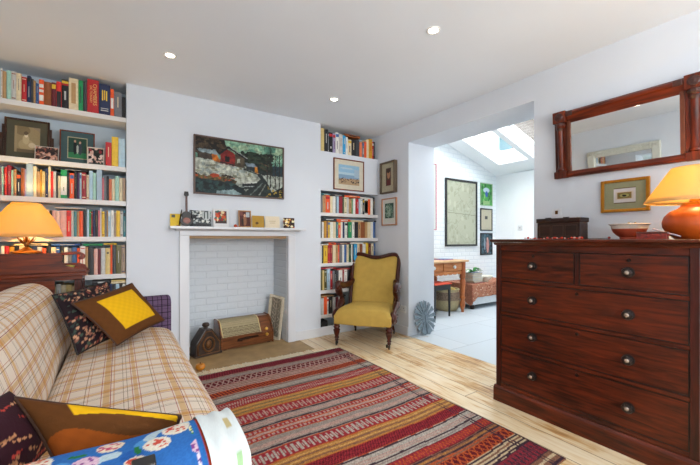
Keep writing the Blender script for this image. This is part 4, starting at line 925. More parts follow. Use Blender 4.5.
# ------------------------------------------------------------------ fireplace contents (floor of the hearth is at 0.004)
ZH = .0045
RW = wood('radio_walnut', '4a2610', '8a5026', .3, 'x', coat=.5)
RD = thing('radio', 'vintage wooden radio with fabric grille standing in the fireplace', 'radio', (1.15, 3.66, ZH), math.radians(4))
rp_ = [(0, .012), (0, .125), (.02, .155), (.085, .262), (.125, .285), (.24, .285), (.25, .275), (.25, .012)]
obj('cabinet', prism([(y+.008, z-.004) for y, z in rp_], -.275, .275, 'x'), RW, RD, bevel=.004)
for a, b2 in ((-.287, -.272), (.272, .287)): obj('side_cheek', prism([(y-.006, z+.006) if z > .02 else (y-.006, .004) for y, z in rp_], a, b2, 'x'), RW, RD, bevel=.004)
gp = [(.0045, .132), (.023, .158), (.088, .262), (.128, .2825), (.20, .2835)]
cvg = Canvas(90, 60, '8c8064'); cvg.put(np.sin(cvg.Y*150) > .3, 'a89c7c'); cvg.put((cvg.Y < .35) & (np.sin(cvg.Y*110+2.2*np.abs(np.sin(cvg.X*22))) > .6), '5a4e3a'); cvg.grain(.1)
ga = np.array(gp); gl = np.concatenate([[0], np.cumsum(np.hypot(*np.diff(ga, axis=0).T))]); gl /= gl[-1]
grid_obj('speaker_grille', lambda U, V: (-.262+.40*U, np.interp(V, gl, ga[:, 0])-.0025, np.interp(V, gl, ga[:, 1])+.0035), cvg, CLOTHP, RD)
bm = bmesh.new()
for x in (-.266, .141): tube([(x, y-.002, z+.003) for y, z in gp], .005, 8, bm)
obj('brass_trim', bm, mat('pale_trim', 'd8c48c', .35, metal=.3), RD, smooth=True)
obj('handle_recess', prism([(-.12, .075), (-.11, .098), (-.02, .108), (.11, .104), (.12, .09), (.02, .082), (-.06, .078), (-.07, .066)], .001, .009), mat('recess_dark', '2c120a', .2), RD)  # dark piece put in for the shaded hollow of the handle recess
for z in (.155, .098):
    M_ = Matrix.Translation((.208, .0 if z < .12 else .012, z)) @ Matrix.Rotation(math.pi/2 if z < .12 else 1.05, 4, 'X')
    k = obj('knob', lathe([(0, 0), (.017, 0), (.017, .010), (.012, .018), (0, .019)], 20, M=M_), mat('cream_knob', 'd0a040', .3, metal=.4), RD, smooth='angle')
bm = bmesh.new()
for x in (-.24, .24):
    for y in (.03, .22): bx(bm, x-.015, x+.015, y-.012, y+.012, 0, .0085)
obj('foot', bm, mat('black_plastic', '101014', .4), RD)
DK = mat('carved_dark', '2c1c12', .45, var=.4, scale=30, bump=.5, coat=.3); GLD = mat('worn_gilt', '6a4420', .45, metal=.4, var=.35, scale=40)
CB = thing('carved_box', 'dark carved gable-topped box with round knob standing left of the radio', 'ornament', (.724, 3.66, ZH), math.radians(12))
obj('body', prism([(-.125, .0), (-.125, .11), (-.118, .135), (-.035, .255), (.035, .255), (.118, .135), (.125, .11), (.125, .0)], -.07, .07), DK, CB, bevel=.006)
obj('knob', lathe([(0, 0), (.024, 0), (.018, .012), (.032, .022), (.036, .036), (.028, .052), (.022, .055), (0, .056)], 20, M=Matrix.Translation((0, 0, .255))), DK, CB, smooth='angle')
bm = bmesh.new(); tube([(.055*math.cos(a), -.074, .11+.068*math.sin(a)) for a in [2*math.pi*k/30 for k in range(30)]], .009, 8, bm, closed=True)
tube([(-.105, -.074, .02), (-.108, -.074, .115), (-.05, -.074, .2), (-.03, -.074, .235), (.03, -.074, .235), (.05, -.074, .2), (.108, -.074, .115), (.105, -.074, .02), (-.105, -.074, .02)], .006, 6, bm)
obj('moulding', bm, GLD, CB, smooth=True)
obj('medallion', lathe([(0, 0), (.03, .0), (.026, .008), (.012, .012), (0, .016)], 20, M=Matrix.Translation((0, -.070, .11)) @ Matrix.Scale(1.5, 4, (0, 0, 1)) @ Matrix.Rotation(math.pi/2, 4, 'X')), GLD, CB, smooth=True)
obj('base_plinth', box(-.135, .135, -.08, .08, -.0, .022), DK, CB, bevel=.004)
t = thing('gourd', 'small orange and yellow gourd on the hearth beside the sofa', 'gourd', (.595, 3.235, ZH))
obj('body', lathe([(0, .0), (.02, .002), (.038, .016), (.042, .032), (.034, .05), (.016, .058), (0, .055)], 20), mat('gourd_skin', 'b8741a', .35, var=.35, scale=20), t, smooth=True)
obj('stalk', lathe([(.005, .05), (.004, .07), (0, .071)], 8), mat('stalk', '5a4420', .8), t)
# carved pale frame leaning in the right of the fireplace
t = thing('fretwork_screen', 'pale carved fretwork screen leaning upright in the fireplace right of the radio', 'ornament', (1.475, 3.80, ZH)); t.rotation_euler = (0, math.radians(8), math.radians(-62))
CR = mat('limewashed_wood', 'c8bea8', .8, var=.15, scale=30, bump=.4)
bm = bmesh.new(); bx(bm, -.10, -.075, -.015, .015, 0, .50); bx(bm, .075, .10, -.015, .015, 0, .50); bx(bm, -.075, .075, -.015, .015, .475, .50); bx(bm, -.075, .075, -.015, .015, 0, .03)
obj('frame', bm, CR, t, bevel=.002)
bm = bmesh.new()
for k in range(6):
    z = .065+k*.075
    for s in (-1, 1): tube([(0, 0, z-.03), (s*.035, -.004, z), (s*.06, -.004, z+.03), (s*.035, -.004, z+.045), (s*.02, -.004, z+.02)], .006, 6, bm)
tube([(0, 0, .03), (0, 0, .475)], .006, 6, bm); obj('fretwork', bm, mat('fret_grey', '9a9080', .8, var=.2), t, smooth=True)
obj('backing', box(-.075, .075, .006, .012, .03, .475), mat('fret_back', '8a8474', .9), t)

# ------------------------------------------------------------------ chest of drawers (front face at x=2.24, runs along y)
MW = wood('chest_mahogany', '240a03', '66240a', .36, 'y', scale=7, coat=.12); MWV = wood('chest_mahogany_upright', '1a0703', '4c1607', .36, 'z', scale=7, coat=.12)
CD = thing('chest_of_drawers', 'large dark mahogany chest of drawers against the right wall', 'chest of drawers', (2.53, .96, 0))
def cb(name, x0, x1, y0, y1, z0, z1, m=MW, bev=.002, parent=CD): return obj(name, box(x0-2.53, x1-2.53, y0-.96, y1-.96, z0, z1), m, parent, bevel=bev)
cb('side_panel', 2.265, 2.82, 1.455, 1.478, .10, 1.118, MWV); cb('side_panel', 2.265, 2.82, .436, .459, .10, 1.118, MWV)
cb('back_panel', 2.80, 2.82, .46, 1.454, .10, 1.118); cb('carcass_rail', 2.262, 2.79, .46, 1.454, .098, .128)
cb('stile', 2.241, 2.264, 1.444, 1.478, .105, 1.118, MWV); cb('stile', 2.241, 2.264, .436, .470, .105, 1.118, MWV)
obj('top', prism([(2.215-2.53, 1.122), (2.205-2.53, 1.131), (2.205-2.53, 1.140), (2.21-2.53, 1.143), (2.832-2.53, 1.143), (2.832-2.53, 1.122)], .41-.96, 1.505-.96), MW, CD, bevel=.002)
obj('top_moulding', prism([(2.24-2.53, 1.102), (2.222-2.53, 1.121), (2.27-2.53, 1.121), (2.27-2.53, 1.102)], .425-.96, 1.49-.96), MW, CD)
obj('plinth', prism([(2.228-2.53, .0), (2.228-2.53, .092), (2.24-2.53, .108), (2.83-2.53, .108), (2.83-2.53, .0)], .422-.96, 1.492-.96), MW, CD, bevel=.002)
IRON = mat('knob_dark', '3a3230', .3, metal=.7, var=.2); KC = mat('knob_centre', 'a8988c', .25, metal=.6, var=.2)
rows_d = [(.875, 1.062), (.640, .850), (.398, .615), (.135, .372)]
for z0, z1 in [(1.064, 1.101), (.852, .873), (.617, .638), (.374, .396), (.11, .133)]: cb('rail', 2.2445, 2.264, .4705, 1.4435, z0, z1, bev=.0015)
cb('divider', 2.2445, 2.264, .945, .968, .8735, 1.0635, MWV, .0015)
KN = {1.216: .97, .707: .97}
def drawer(y0, y1, z0, z1, knobs, key):
    d = obj('drawer', box(2.247-2.53, 2.70-2.53, y0-.96, y1-.96, z0, z1), MW, CD, bevel=.003)
    bm = bmesh.new()
    for a in ((y0, y0+.004, z0, z1), (y1-.004, y1, z0, z1), (y0+.004, y1-.004, z0, z0+.004), (y0+.004, y1-.004, z1-.004, z1)): bx(bm, 2.2445-2.53, 2.2468-2.53, a[0]-.96, a[1]-.96, a[2], a[3])
    obj('cock_bead', bm, mat('bead_gap_shade', '0e0402', .4), d)  # shade of the drawer gaps put into the near-black bead colour
    for ky in knobs:
        M_ = Matrix.Translation((2.2465-2.53, ky-.96, (z0+z1)/2)) @ Matrix.Rotation(-math.pi/2, 4, 'Y')
        k = obj('knob', lathe([(0, 0), (.027, .0), (.029, .003), (.013, .006), (.010, .012), (.020, .016), (.026, .022), (.024, .028), (.015, .031), (.0, .0315)], 24, M=M_), [IRON], d, smooth='angle')
        obj('knob_boss', lathe([(0, .031), (.012, .0315), (.009, .035), (0, .036)], 16, M=M_), KC, d, smooth=True)
    M_ = Matrix.Translation((2.2465-2.53, key-.96, z1-.030)) @ Matrix.Rotation(-math.pi/2, 4, 'Y')
    obj('keyhole_escutcheon', lathe([(0, .0), (.010, 0), (.009, .003), (.005, .0035), (.004, .001), (0, .001)], 16, M=M_), mat('escutcheon', '1c1008', .4, metal=.3), d)
drawer(.970, 1.442, rows_d[0][0], rows_d[0][1], [1.216], 1.216); drawer(.472, .943, rows_d[0][0], rows_d[0][1], [.707], .707)
for z0, z1 in rows_d[1:]: drawer(.472, 1.442, z0, z1, [1.216, .707], .957)

# ------------------------------------------------------------------ on the chest
ZT = 1.1435
BXW = wood('box_oak', '20100a', '3c2014', .45, 'y', coat=.2)
B = thing('wooden_box', 'small dark panelled wooden box standing on the chest of drawers', 'box', (2.66, 1.232, ZT))
obj('body', box(-.06, .06, -.144, .144, .0, .118), BXW, B, bevel=.003)
obj('lid', box(-.066, .066, -.150, .150, .1185, .150), BXW, B, bevel=.005)
for k in range(3):
    y = -.088+k*.088; bm = bmesh.new()
    for a in ((y-.040, y-.036, .02, .10), (y+.036, y+.040, .02, .10), (y-.036, y+.036, .02, .024), (y-.036, y+.036, .096, .10)): bx(bm, -.063, -.0602, a[0], a[1], a[2], a[3])
    obj('panel_moulding', bm, mat('box_moulding', '4a3020', .5), B)
for y in (-.06, .06): obj('hinge', box(-.070, -.0662, y-.02, y+.02, .135, .155), IRON, B)
bt = thing('bead_necklace', 'string of red, coral and pink beads lying in front of the dark wooden box', 'necklace', (2.45, 1.2, ZT))
bm = bmesh.new(); bm2 = bmesh.new(); rr = random.Random(4); bms = {'bead_red': bm, 'bead_pink': bm2}; pts = []
for k in range(26):
    a = k/25; y = .19-.38*a; x = .02*math.sin(a*17)+.01; r = rr.choice([.004, .006, .0085, .005]); pts.append((x, y, r))
    lathe([(0, -r), (r*.7, -r*.7), (r, 0), (r*.7, r*.7), (0, r)], 10, bm if k % 3 else bm2, Matrix.Translation((x, y, r+.0005)))
obj('bead', bm, mat('bead_red', 'c83a24', .25), bt, smooth=True)['kind'] = 'stuff'; obj('bead_pale', bm2, mat('bead_pink', 'd8a090', .3), bt, smooth=True)['kind'] = 'stuff'
obj('cord', tube([(x, y, .004) for x, y, r in pts], .001, 5), mat('cord_red', '6a1c18', .8), bt)
t = thing('hat_pin', 'thin dark pin with a red ball end lying between box and bowl', 'pin', (2.62, 1.0, ZT))
obj('shaft', tube([(0, .07, .003), (0, -.07, .006)], .0022, 6), IRON, t); obj('ball', lathe([(0, -.009), (.0065, -.0065), (.009, 0), (.0065, .0065), (0, .009)], 12, M=Matrix.Translation((0, -.073, .0092))), mat('ball_red', '9a2020', .3), t, smooth=True)
t = thing('bowl', 'terracotta bowl with pale glazed rim on the chest beside the lamp', 'bowl', (2.55, .80, ZT))
obj('body', lathe([(0, 0), (.045, 0), (.048, .006), (.046, .012), (.060, .022), (.078, .042), (.086, .062), (.081, .062), (.066, .035), (.04, .018), (0, .014)], 40), mat('terracotta', 'a8482c', .55, var=.08), t, smooth='angle')
obj('glazed_rim', lathe([(.0855, .0615), (.088, .070), (.090, .082), (.101, .088), (.100, .092), (.086, .088), (.082, .0625)], 40), mat('pale_glaze', 'c8bcae', .25, var=.08), t, smooth='angle')
t = thing('bowl_contents', 'trinkets and keys lying in the terracotta bowl', 'trinkets', (2.55, .80, ZT+.0195)); t['kind'] = 'stuff'
bm = bmesh.new()
for k in range(12):
    a = rr.random()*6.28; q = rr.random()*.035; r = rr.uniform(.008, .013); lathe([(0, -r), (r*.8, -r*.5), (r, 0), (r*.8, r*.5), (0, r)], 8, bm, Matrix.Translation((q*math.cos(a), q*math.sin(a), .02+rr.random()*.055)) @ Matrix.Rotation(rr.random()*3, 4, 'X'))
obj('trinket', bm, mat('trinket_metal', '8a7c5c', .35, metal=.6, var=.4), t, smooth=True)['kind'] = 'stuff'
t = thing('small_box', 'small red and brown lacquered box in front of the orange lamp', 'box', (2.36, .64, ZT), math.radians(6))
obj('body', box(-.028, .028, -.062, .062, 0, .030), mat('lacquer_red', '7a2010', .3, var=.6, scale=70), t, bevel=.002)
obj('lid', box(-.029, .029, -.063, .063, .0305, .040), mat('lacquer_dark', '4a1c10', .3, var=.6, scale=70), t, bevel=.002)
t = thing('pen', 'silver pen resting on the small lacquered box', 'pen', (2.352, .612, ZT+.0405)); t.rotation_euler = (math.radians(20), 0, 0)
obj('barrel', tube([(0, .030, .004), (0, -.09, .004)], .004, 10), mat('pen_silver', 'b8a8b0', .3, metal=.5), t, smooth='angle'); obj('clip', box(-.001, .001, -.085, -.05, .008, .0095), mat('pen_clip', '9a9aa0', .2, metal=.9), t)
t = thing('table_lamp', 'lit lamp with fat orange ceramic body and coolie shade on the chest', 'lamp', (2.50, .497, ZT))
obj('ceramic_body', lathe([(0, 0), (.085, 0), (.092, .008), (.118, .03), (.136, .065), (.138, .09), (.129, .12), (.104, .148), (.075, .162), (.066, .170), (.062, .178), (0, .178)], 44), mat('orange_ceramic', 'b04a0a', .45, var=.08, coat=.15), t, smooth='angle')
obj('neck', lathe([(.061, .178), (.058, .19), (.03, .196), (.02, .23), (0, .23)], 28), BRS, t, smooth='angle')
obj('bulb', lathe([(0, .225), (.012, .23), (.028, .262), (.03, .28), (.02, .302), (0, .31)], 20), emis('warm_bulb', (1, .62, .25), 9), t, smooth=True)
shade(t, .212, .100, .196, .375, 0)
bpy.data.objects['dresser_lamp_bulb'].location = (2.50, .497, ZT+.335)
bpy.data.objects['dresser_lamp_bulb'].data.shadow_soft_size = .012; bpy.data.objects['desk_lamp_bulb'].data.shadow_soft_size = .012

# ------------------------------------------------------------------ mirror on the right wall
MRR = wood('mirror_mahogany', '2e0c04', '7a2c0c', .38, 'x', coat=.15); MRV = wood('mirror_column', '2e0c04', '722a0c', .38, 'z', coat=.15); CARV = mat('mirror_carving', '3a140a', .4, var=.5, scale=60, bump=.6, coat=.3)
MI = thing('mirror', 'wide mahogany framed mirror with corner blocks above the chest of drawers', 'mirror', (2.848, .938, 1.612), math.radians(-90)); MI.rotation_euler = (math.radians(3.2), 0, math.radians(-90))
w2 = .416
for s in (-1, 1):
    a, b = sorted((s*w2, s*(w2-.088))); c = (a+b)/2
    obj('corner_block', box(a, b, -.045, 0, .415, .50), CARV if False else MRV, MI, bevel=.004); obj('corner_block', box(a, b, -.045, 0, -.003, .050), MRV, MI, bevel=.004)
    obj('rosette', lathe([(0, .006), (.008, .007), (.012, .003), (.020, .006), (.028, .004), (.030, 0)], 20, M=Matrix.Translation((c, -.045, .457)) @ Matrix.Rotation(math.pi/2, 4, 'X')), CARV, MI, smooth=True)
    obj('column', lathe([(.026, .052), (.030, .056), (.030, .066), (.024, .072), (.021, .082), (.021, .362), (.024, .372), (.031, .380), (.027, .392), (.033, .402), (.033, .413)], 24, M=Matrix.Translation((c, -.018, 0))), MRV, MI, smooth='angle')
    obj('capital', lathe([(.022, .355), (.031, .372), (.026, .382), (.036, .396), (.034, .412), (0, .414)], 10, M=Matrix.Translation((c, -.020, 0))), CARV, MI)
    a2, b2 = sorted((s*(w2-.089), s*(w2-.112))); obj('inner_slip', box(a2, b2, -.020, 0, .045, .42), mat('slip_gold', '5c2c14', .4, var=.2), MI, bevel=.003)
    obj('back_column_board', box(a, b, -.012, 0, .051, .414), MRV, MI)
obj('top_rail', prism([(0, .494), (-.022, .494), (-.040, .480), (-.040, .462), (-.030, .452), (-.018, .418), (-.012, .405), (0, .405)], -w2+.089, w2-.089, 'x'), MRR, MI)
for s in (-1, 1): obj('rail_carving', box(s*(w2-.115)-.022, s*(w2-.115)+.022, -.046, -.036, .45, .488), CARV, MI, bevel=.004)
obj('bottom_rail', prism([(0, .0), (-.030, .0), (-.034, .018), (-.020, .040), (-.012, .046), (0, .046)], -w2+.089, w2-.089, 'x'), MRR, MI)
mg = new_mat('mirror_silver'); nt, b = nodes_of(mg); b.inputs['Base Color'].default_value = (.86, .88, .87, 1); b.inputs['Metallic'].default_value = 1; b.inputs['Roughness'].default_value = .02
obj('mirror_glass', box(-w2+.10, w2-.10, -.010, -.004, .043, .41), mg, MI)
# pictures on the right wall
cv = Canvas(60, 44, 'c8bca8'); cv.rect(.1, .9, .12, .88, '8a6a34'); cv.ell(.5, .5, .34, .3, '6c6a3a'); cv.ell(.5, .5, .26, .22, 'a0985c'); cv.ell(.5, .46, .12, .12, '1c1a14'); cv.ell(.43, .55, .05, .06, '1c1a14'); cv.grain(.15)
t = framed('framed_picture', 'small gilt framed picture of an animal below the mahogany mirror', 'picture', .272, .222, .020, .022, mat('gilt_frame', 'b87820', .3, metal=.7, var=.15), cv, (2.848, .916, 1.328), math.radians(-90), .055, mat('sage_mount', '8c8c6c', .8), matwb=.038)
obj('inner_mount', box(-.072, .072, -.0115, -.0102, .065, .158), mat('white_mount', 'c8c4c4', .8), t)
[setattr(c, 'location', (0, -.0022, 0)) for c in t.children if c.name.startswith('picture')]
for c in t.children:
    if c.name.startswith('picture'): c.scale = (.80, 1, .50); c.location = (0, -.0035, .0555)
cv = Canvas(34, 44, 'a8a088'); cv.rect(.3, .72, .2, .84, '4a3428'); cv.ell(.52, .62, .13, .16, 'a87858'); cv.ell(.5, .74, .14, .08, '3a241a'); cv.rect(.34, .68, .2, .42, '5c1c1c'); cv.grain(.15)
framed('framed_picture', 'upper deep framed portrait on the wall right of the right bookshelves', 'picture', .285, .395, .016, .055, mat('bronze_frame', '5a4c3c', .5, var=.1), cv, (2.848, 3.355, 1.72), math.radians(-90), .012, mat('buff_mount', '9c957e', .8))
cv = Canvas(34, 44, 'c4c8c0'); cv.rect(.16, .84, .22, .86, '2a4a40'); cv.ell(.5, .56, .2, .26, '5a7a68'); cv.ell(.5, .5, .1, .2, '8aa090'); cv.speck(.2, .8, .26, .8, ['1c3830', '6c8c7a', '9ab0a0'], 40, .04, 3); cv.grain(.1)
framed('framed_picture', 'lower pale wood framed green print right of the right bookshelves', 'picture', .285, .345, .016, .024, wood('frame_pink', '9a6c50', 'b88c6c', axis='z'), cv, (2.848, 3.355, 1.315), math.radians(-90), .012, mat('white_mount', 'c8c4c4', .8))
cv = Canvas(60, 50, '8ab0c8'); cv.rect(0, 1, .5, .62, 'a8c0cc'); cv.rect(0, 1, .28, .5, '7a98b0'); cv.poly([(0, .28), (1, .34), (1, 0), (0, 0)], 'a88c6c'); cv.speck(0, 1, .1, .34, ['4a3c30', '6a5844', '2c2c30', '8a6a4a'], 60, .025, 3); cv.ell(.4, .82, .3, .05, 'a8bcc8'); cv.rect(.75, 1, .4, .8, '9cb0c0'); cv.grain(.08)
framed('framed_picture', 'brown framed seascape hanging in the right alcove between two book rows', 'picture', .452, .385, .013, .02, wood('frame_red', '5a2410', '8a3c1c', axis='z'), cv, (2.385, 3.598, 1.745), 0, .058, mat('ivory_mount', 'c8c0ac', .8))
# wall plates
t = thing('light_switch', 'brass light switch plate on the wall above the dark wooden box', 'light switch', (2.849, 1.355, 1.30), math.radians(-90))
obj('plate', box(-.036, .036, -.003, 0, .01, .082), mat('clear_plate', 'd3d5d9', .5), t, bevel=.002); obj('rocker', box(-.010, .010, -.009, -.0042, .038, .066), mat('switch_brass', '6a4418', .35, metal=.6), t, bevel=.001)
t = thing('wall_socket', 'white double wall socket low on the pier beside the yellow armchair', 'socket', (2.849, 3.13, .26), math.radians(-90))
obj('plate', box(-.072, .072, -.009, 0, 0, .086), mat('socket_white', 'd8dada', .4), t, bevel=.003)
bm = bmesh.new()
for s in (-.036, .036): bx(bm, s-.004, s+.004, -.0095, -.009, .05, .062); bx(bm, s-.014, s-.008, -.0095, -.009, .03, .035); bx(bm, s+.008, s+.014, -.0095, -.009, .03, .035)
obj('pin_slots', bm, mat('black_plastic', '101014', .4), t)

# ------------------------------------------------------------------ mirrors and picture on the left wall (seen in the mahogany mirror)
t = thing('mirror', 'large white moulded frame mirror above the sofa, seen in the other mirror', 'mirror', (-.818, 2.10, 1.20), math.radians(90))
bm = bmesh.new(); WF = mat('white_moulded_frame', 'c8c8bc', .5, var=.06, scale=40, bump=.4)
bx(bm, -.46, -.36, -.05, 0, 0, .95); bx(bm, .36, .46, -.05, 0, 0, .95); bx(bm, -.36, .36, -.05, 0, 0, .1); bx(bm, -.36, .36, -.05, 0, .85, .95); obj('frame', bm, WF, t, bevel=.012, seg=3)
bm = bmesh.new()
for k in range(22): lathe([(0, 0), (.014, 0), (.012, .008), (0, .012)], 10, bm, Matrix.Translation((-.42+.04*k, -.05, .90)) @ Matrix.Rotation(math.pi/2, 4, 'X'))
obj('beading', bm, WF, t, smooth=True)['kind'] = 'stuff'
obj('mirror_glass', box(-.365, .365, -.012, -.004, .095, .855), mg, t)
cv = Canvas(24, 30, 'b8b4a8'); cv.rect(.25, .75, .25, .75, '4a3a34'); cv.grain(.1)
framed('framed_picture', 'small white framed picture on the left wall, seen at the mirror edge', 'picture', .22, .30, .02, .02, mat('frame_white', 'd8cfc0', .5), cv, (-.818, 1.35, 1.55), math.radians(90))
cv = Canvas(24, 30, 'b8b8b0'); cv.ell(.6, .7, .08, .08, '2a2420'); cv.grain(.1)
framed('framed_picture', 'pale picture on the left wall, seen at the left end of the mirror', 'picture', .20, .28, .012, .02, mat('frame_white', 'd8cfc0', .5), cv, (-.818, 2.86, 1.50), math.radians(90))

# ------------------------------------------------------------------ yellow armchair
YF_ = mat('mustard_upholstery', 'b8984a', .8, var=.07, scale=14, bump=.15, bscale=200, spec=.25); CW = wood('chair_mahogany', '240a04', '501a0a', .35, 'z', coat=.2)
CH = thing('armchair', 'yellow upholstered armchair with dark carved wooden frame in the alcove corner', 'armchair', (2.372, 3.165, 0), math.radians(-50))
# seat
bm = bmesh.new()
N_ = 18; T_ = {}
for sd in (0, 1):
    for i in range(N_+1):
        for j in range(N_+1):
            u, v = i/N_*2-1, j/N_; w = .312-.060*v; x = u*w; y = -.325+.55*v-(.03*(1-u*u) if v < .08 else 0)
            e = (1-abs(u)**5)*(1-abs(2*v-1)**6); zt = .33+.085*e**.5*(1.0+.18*(1-v)) ; T_[sd, i, j] = bm.verts.new((x, y, zt if sd else .235))
for i in range(N_):
    for j in range(N_):
        bm.faces.new([T_[1, i, j], T_[1, i+1, j], T_[1, i+1, j+1], T_[1, i, j+1]]); bm.faces.new([T_[0, i, j], T_[0, i, j+1], T_[0, i+1, j+1], T_[0, i+1, j]])
for i in range(N_):
    for j in (0, N_): bm.faces.new([T_[0, i, j], T_[0, i+1, j], T_[1, i+1, j], T_[1, i, j]])
    for k in (0, N_): bm.faces.new([T_[0, k, i], T_[0, k, i+1], T_[1, k, i+1], T_[1, k, i]])
obj('seat', bm, YF_, CH, smooth='angle', bevel=.012, seg=3)
# back: reclined padded panel
def bpt(u, z): # u -1..1, z height -> local x,y of back plane
    t_ = (z-.36)/.60; return (u*(.268+.022*t_), .195+.20*t_+.04*t_*t_)
def top_z(u): return .915+.04*math.sin(min(abs(u), .8)/.8*math.pi/2)**2-(.035*((abs(u)-.8)/.2)**2 if abs(u) > .8 else 0)
bm = bmesh.new(); G = {}; NU, NV = 22, 18
for sd in (-1, 1):
    for i in range(NU+1):
        for j in range(NV+1):
            u = 2*i/NU-1; v = j/NV; z = .34+(top_z(u)-.34)*v; x, y = bpt(u, z); e = ((1-abs(u)**4)*(1-abs(2*v-1)**6))**.5
            G[sd, i, j] = bm.verts.new((x*.97, y+(-.012-.038*e if sd < 0 else .03+.012*e), z-.012*v))
for sd in (-1, 1):
    for i in range(NU):
        for j in range(NV): bm.faces.new([G[sd, i, j], G[sd, i+1, j], G[sd, i+1, j+1], G[sd, i, j+1]])
for i in range(NU):
    for j in (0, NV): bm.faces.new([G[-1, i, j], G[-1, i+1, j], G[1, i+1, j], G[1, i, j]])
for j in range(NV):
    for i in (0, NU): bm.faces.new([G[-1, i, j], G[-1, i, j+1], G[1, i, j+1], G[1, i, j]])
obj('backrest', bm, YF_, CH, smooth='angle')
fp = []
for k in range(12): z = .26+(.93-.26)*k/12; x, y = bpt(-1, z); fp.append((x-.004, y-.016, z))
for k in range(21): u = -1+k/10; z = top_z(u); x, y = bpt(u, z); fp.append((x, y-.016, z))
for k in range(12): z = .93-(.93-.26)*(k+1)/12; x, y = bpt(1, z); fp.append((x+.004, y-.016, z))
obj('back_frame', tube(fp, .025, 10), CW, CH, smooth=True)
for s in (-1, 1):
    pa = smooth_curve([(s*.262, .285, .64), (s*.285, .20, .605), (s*0.323, .08, .60), (s*0.330, -.04, .625), (s*0.330, -.10, .640), (s*0.330, -.135, .625), (s*0.330, -.138, .595), (s*0.330, -.112, .585), (s*0.330, -.10, .603)], 5)
    obj('arm_rest', tube(pa, [.030+.009*math.sin(i/len(pa)*5) for i in range(len(pa))], 10), CW, CH, smooth=True)
    pb = smooth_curve([(s*0.330, -.115, .60), (s*0.330, -.06, .53), (s*0.326, .0, .47), (s*0.320, -.02, .415), (s*0.316, -.12, .375), (s*0.315, -.20, .35), (s*0.315, -.245, .305), (s*0.315, -.225, .27), (s*0.315, -.195, .275), (s*0.315, -.195, .30)], 5)
    obj('arm_support', tube(pb, [.033+.010*math.sin(i*.5) for i in range(len(pb))], 10), CW, CH, smooth=True)
    obj('side_rail', box(min(s*.285, s*.308), max(s*.285, s*.308), -.28, .20, .225, .265), CW, CH, bevel=.004)
    M_ = Matrix.Translation((s*.285, -.295, 0))
    lg = obj('leg', lathe([(.0, .05), (.016, .05), (.021, .06), (.017, .075), (.027, .085), (.020, .10), (.032, .14), (.038, .17), (.024, .185), (.036, .195), (.036, .205), (.030, .215), (.038, .236), (0, .236)], 16, M=M_), CW, CH, smooth='angle')
    bm = bmesh.new(); lathe([(0, -.007), (.020, -.007), (.022, 0), (.020, .007), (0, .007)], 14, bm, Matrix.Translation((s*.285, -.300, .022)) @ Matrix.Rotation(math.pi/2, 4, 'Y')); bx(bm, s*.285-.012, s*.262-.009, -.306, -.286, .02, .052); bx(bm, s*.285+.009, s*.285+.012, -.306, -.286, .02, .052); bx(bm, s*.285-.012, s*.285+.012, -.306, -.284, .046, .052)
    obj('castor', bm, mat('castor_iron', '1c1410', .4, metal=.5), lg)
    pl = smooth_curve([(s*.225, .20, .25), (s*.23, .23, .17), (s*.235, .265, .09), (s*.24, .305, .045)], 5)
    lg = obj('leg', tube(pl, [.021-.009*i/len(pl) for i in range(len(pl))], 10), CW, CH, smooth=True)
    obj('castor', lathe([(0, -.007), (.018, -.007), (.020, 0), (.018, .007), (0, .007)], 14, M=Matrix.Translation((s*.24, .312, .020)) @ Matrix.Rotation(math.pi/2, 4, 'Y')), mat('castor_iron', '1c1410', .4, metal=.5), lg, smooth='angle')

# black case standing at the foot of the right alcove, leaf sculpture, cable
t = thing('black_case', 'black case standing on the floor under the right alcove shelves', 'case', (2.055, 3.67, 0))
obj('body', box(-.045, .045, -.05, .12, 0, .165), mat('case_black', '141416', .5), t, bevel=.006); obj('handle', tube(smooth_curve([(0, -.02, .166), (0, -.01, .185), (0, .06, .185), (0, .07, .166)], 4), .005, 6), mat('case_black', '141416', .5), t, smooth=True)
LF = thing('leaf_sculpture', 'grey metal leaf ornament with slits leaning on the white pier end', 'ornament', (3.065, 2.925, .002)); LF.rotation_euler = (math.radians(-11), 0, 0); LF.scale = (1.18, 1, 1)
NL = 150; ov = []
for k in range(NL):
    a = -math.pi/2+2*math.pi*k/NL; d_ = abs(((a+math.pi/2) % (2*math.pi))-math.pi); rr_ = 1.0
    slit = (k % 10) in (4, 5, 6) and 6 < k < NL-6
    rr_ = .36+.10*math.sin(k) if slit else 1.0-.03*math.cos(k*.63)
    ov.append((.152*math.cos(a)*rr_, .205+.20*math.sin(a)*rr_*(1 if math.sin(a) > 0 else 1.0)))
bm = bmesh.new(); prism(ov, -.004, .004, 'y', bm)
LM = mat('leaf_metal', '76828a', .4, metal=.55, var=.25, scale=14, bump=.3)
obj('leaf_blade', bm, LM, LF, bevel=.0015)
bm = bmesh.new(); tube([(0, -.006, .02), (0, -.008, .38)], .004, 6, bm)
for k in range(6):
    z = .07+k*.05
    for s in (-1, 1): tube([(0, -.006, z), (s*.11*(1-.04*k*k/6), -.005, z+.05)], .0022, 5, bm)
obj('leaf_veins', bm, LM, LF, smooth=True)
tag(obj('cable', tube([tuple(p) for p in smooth_curve([(2.80, 3.16, .006), (2.72, 3.0, .004), (2.82, 2.93, .004), (2.95, 2.90, .004), (3.02, 2.86, .004)], 6)], .0032, 6), mat('cable_white', 'c8c8c4', .5), smooth=True), 'thin white cable on the floor between the armchair and the leaf ornament', 'cable')

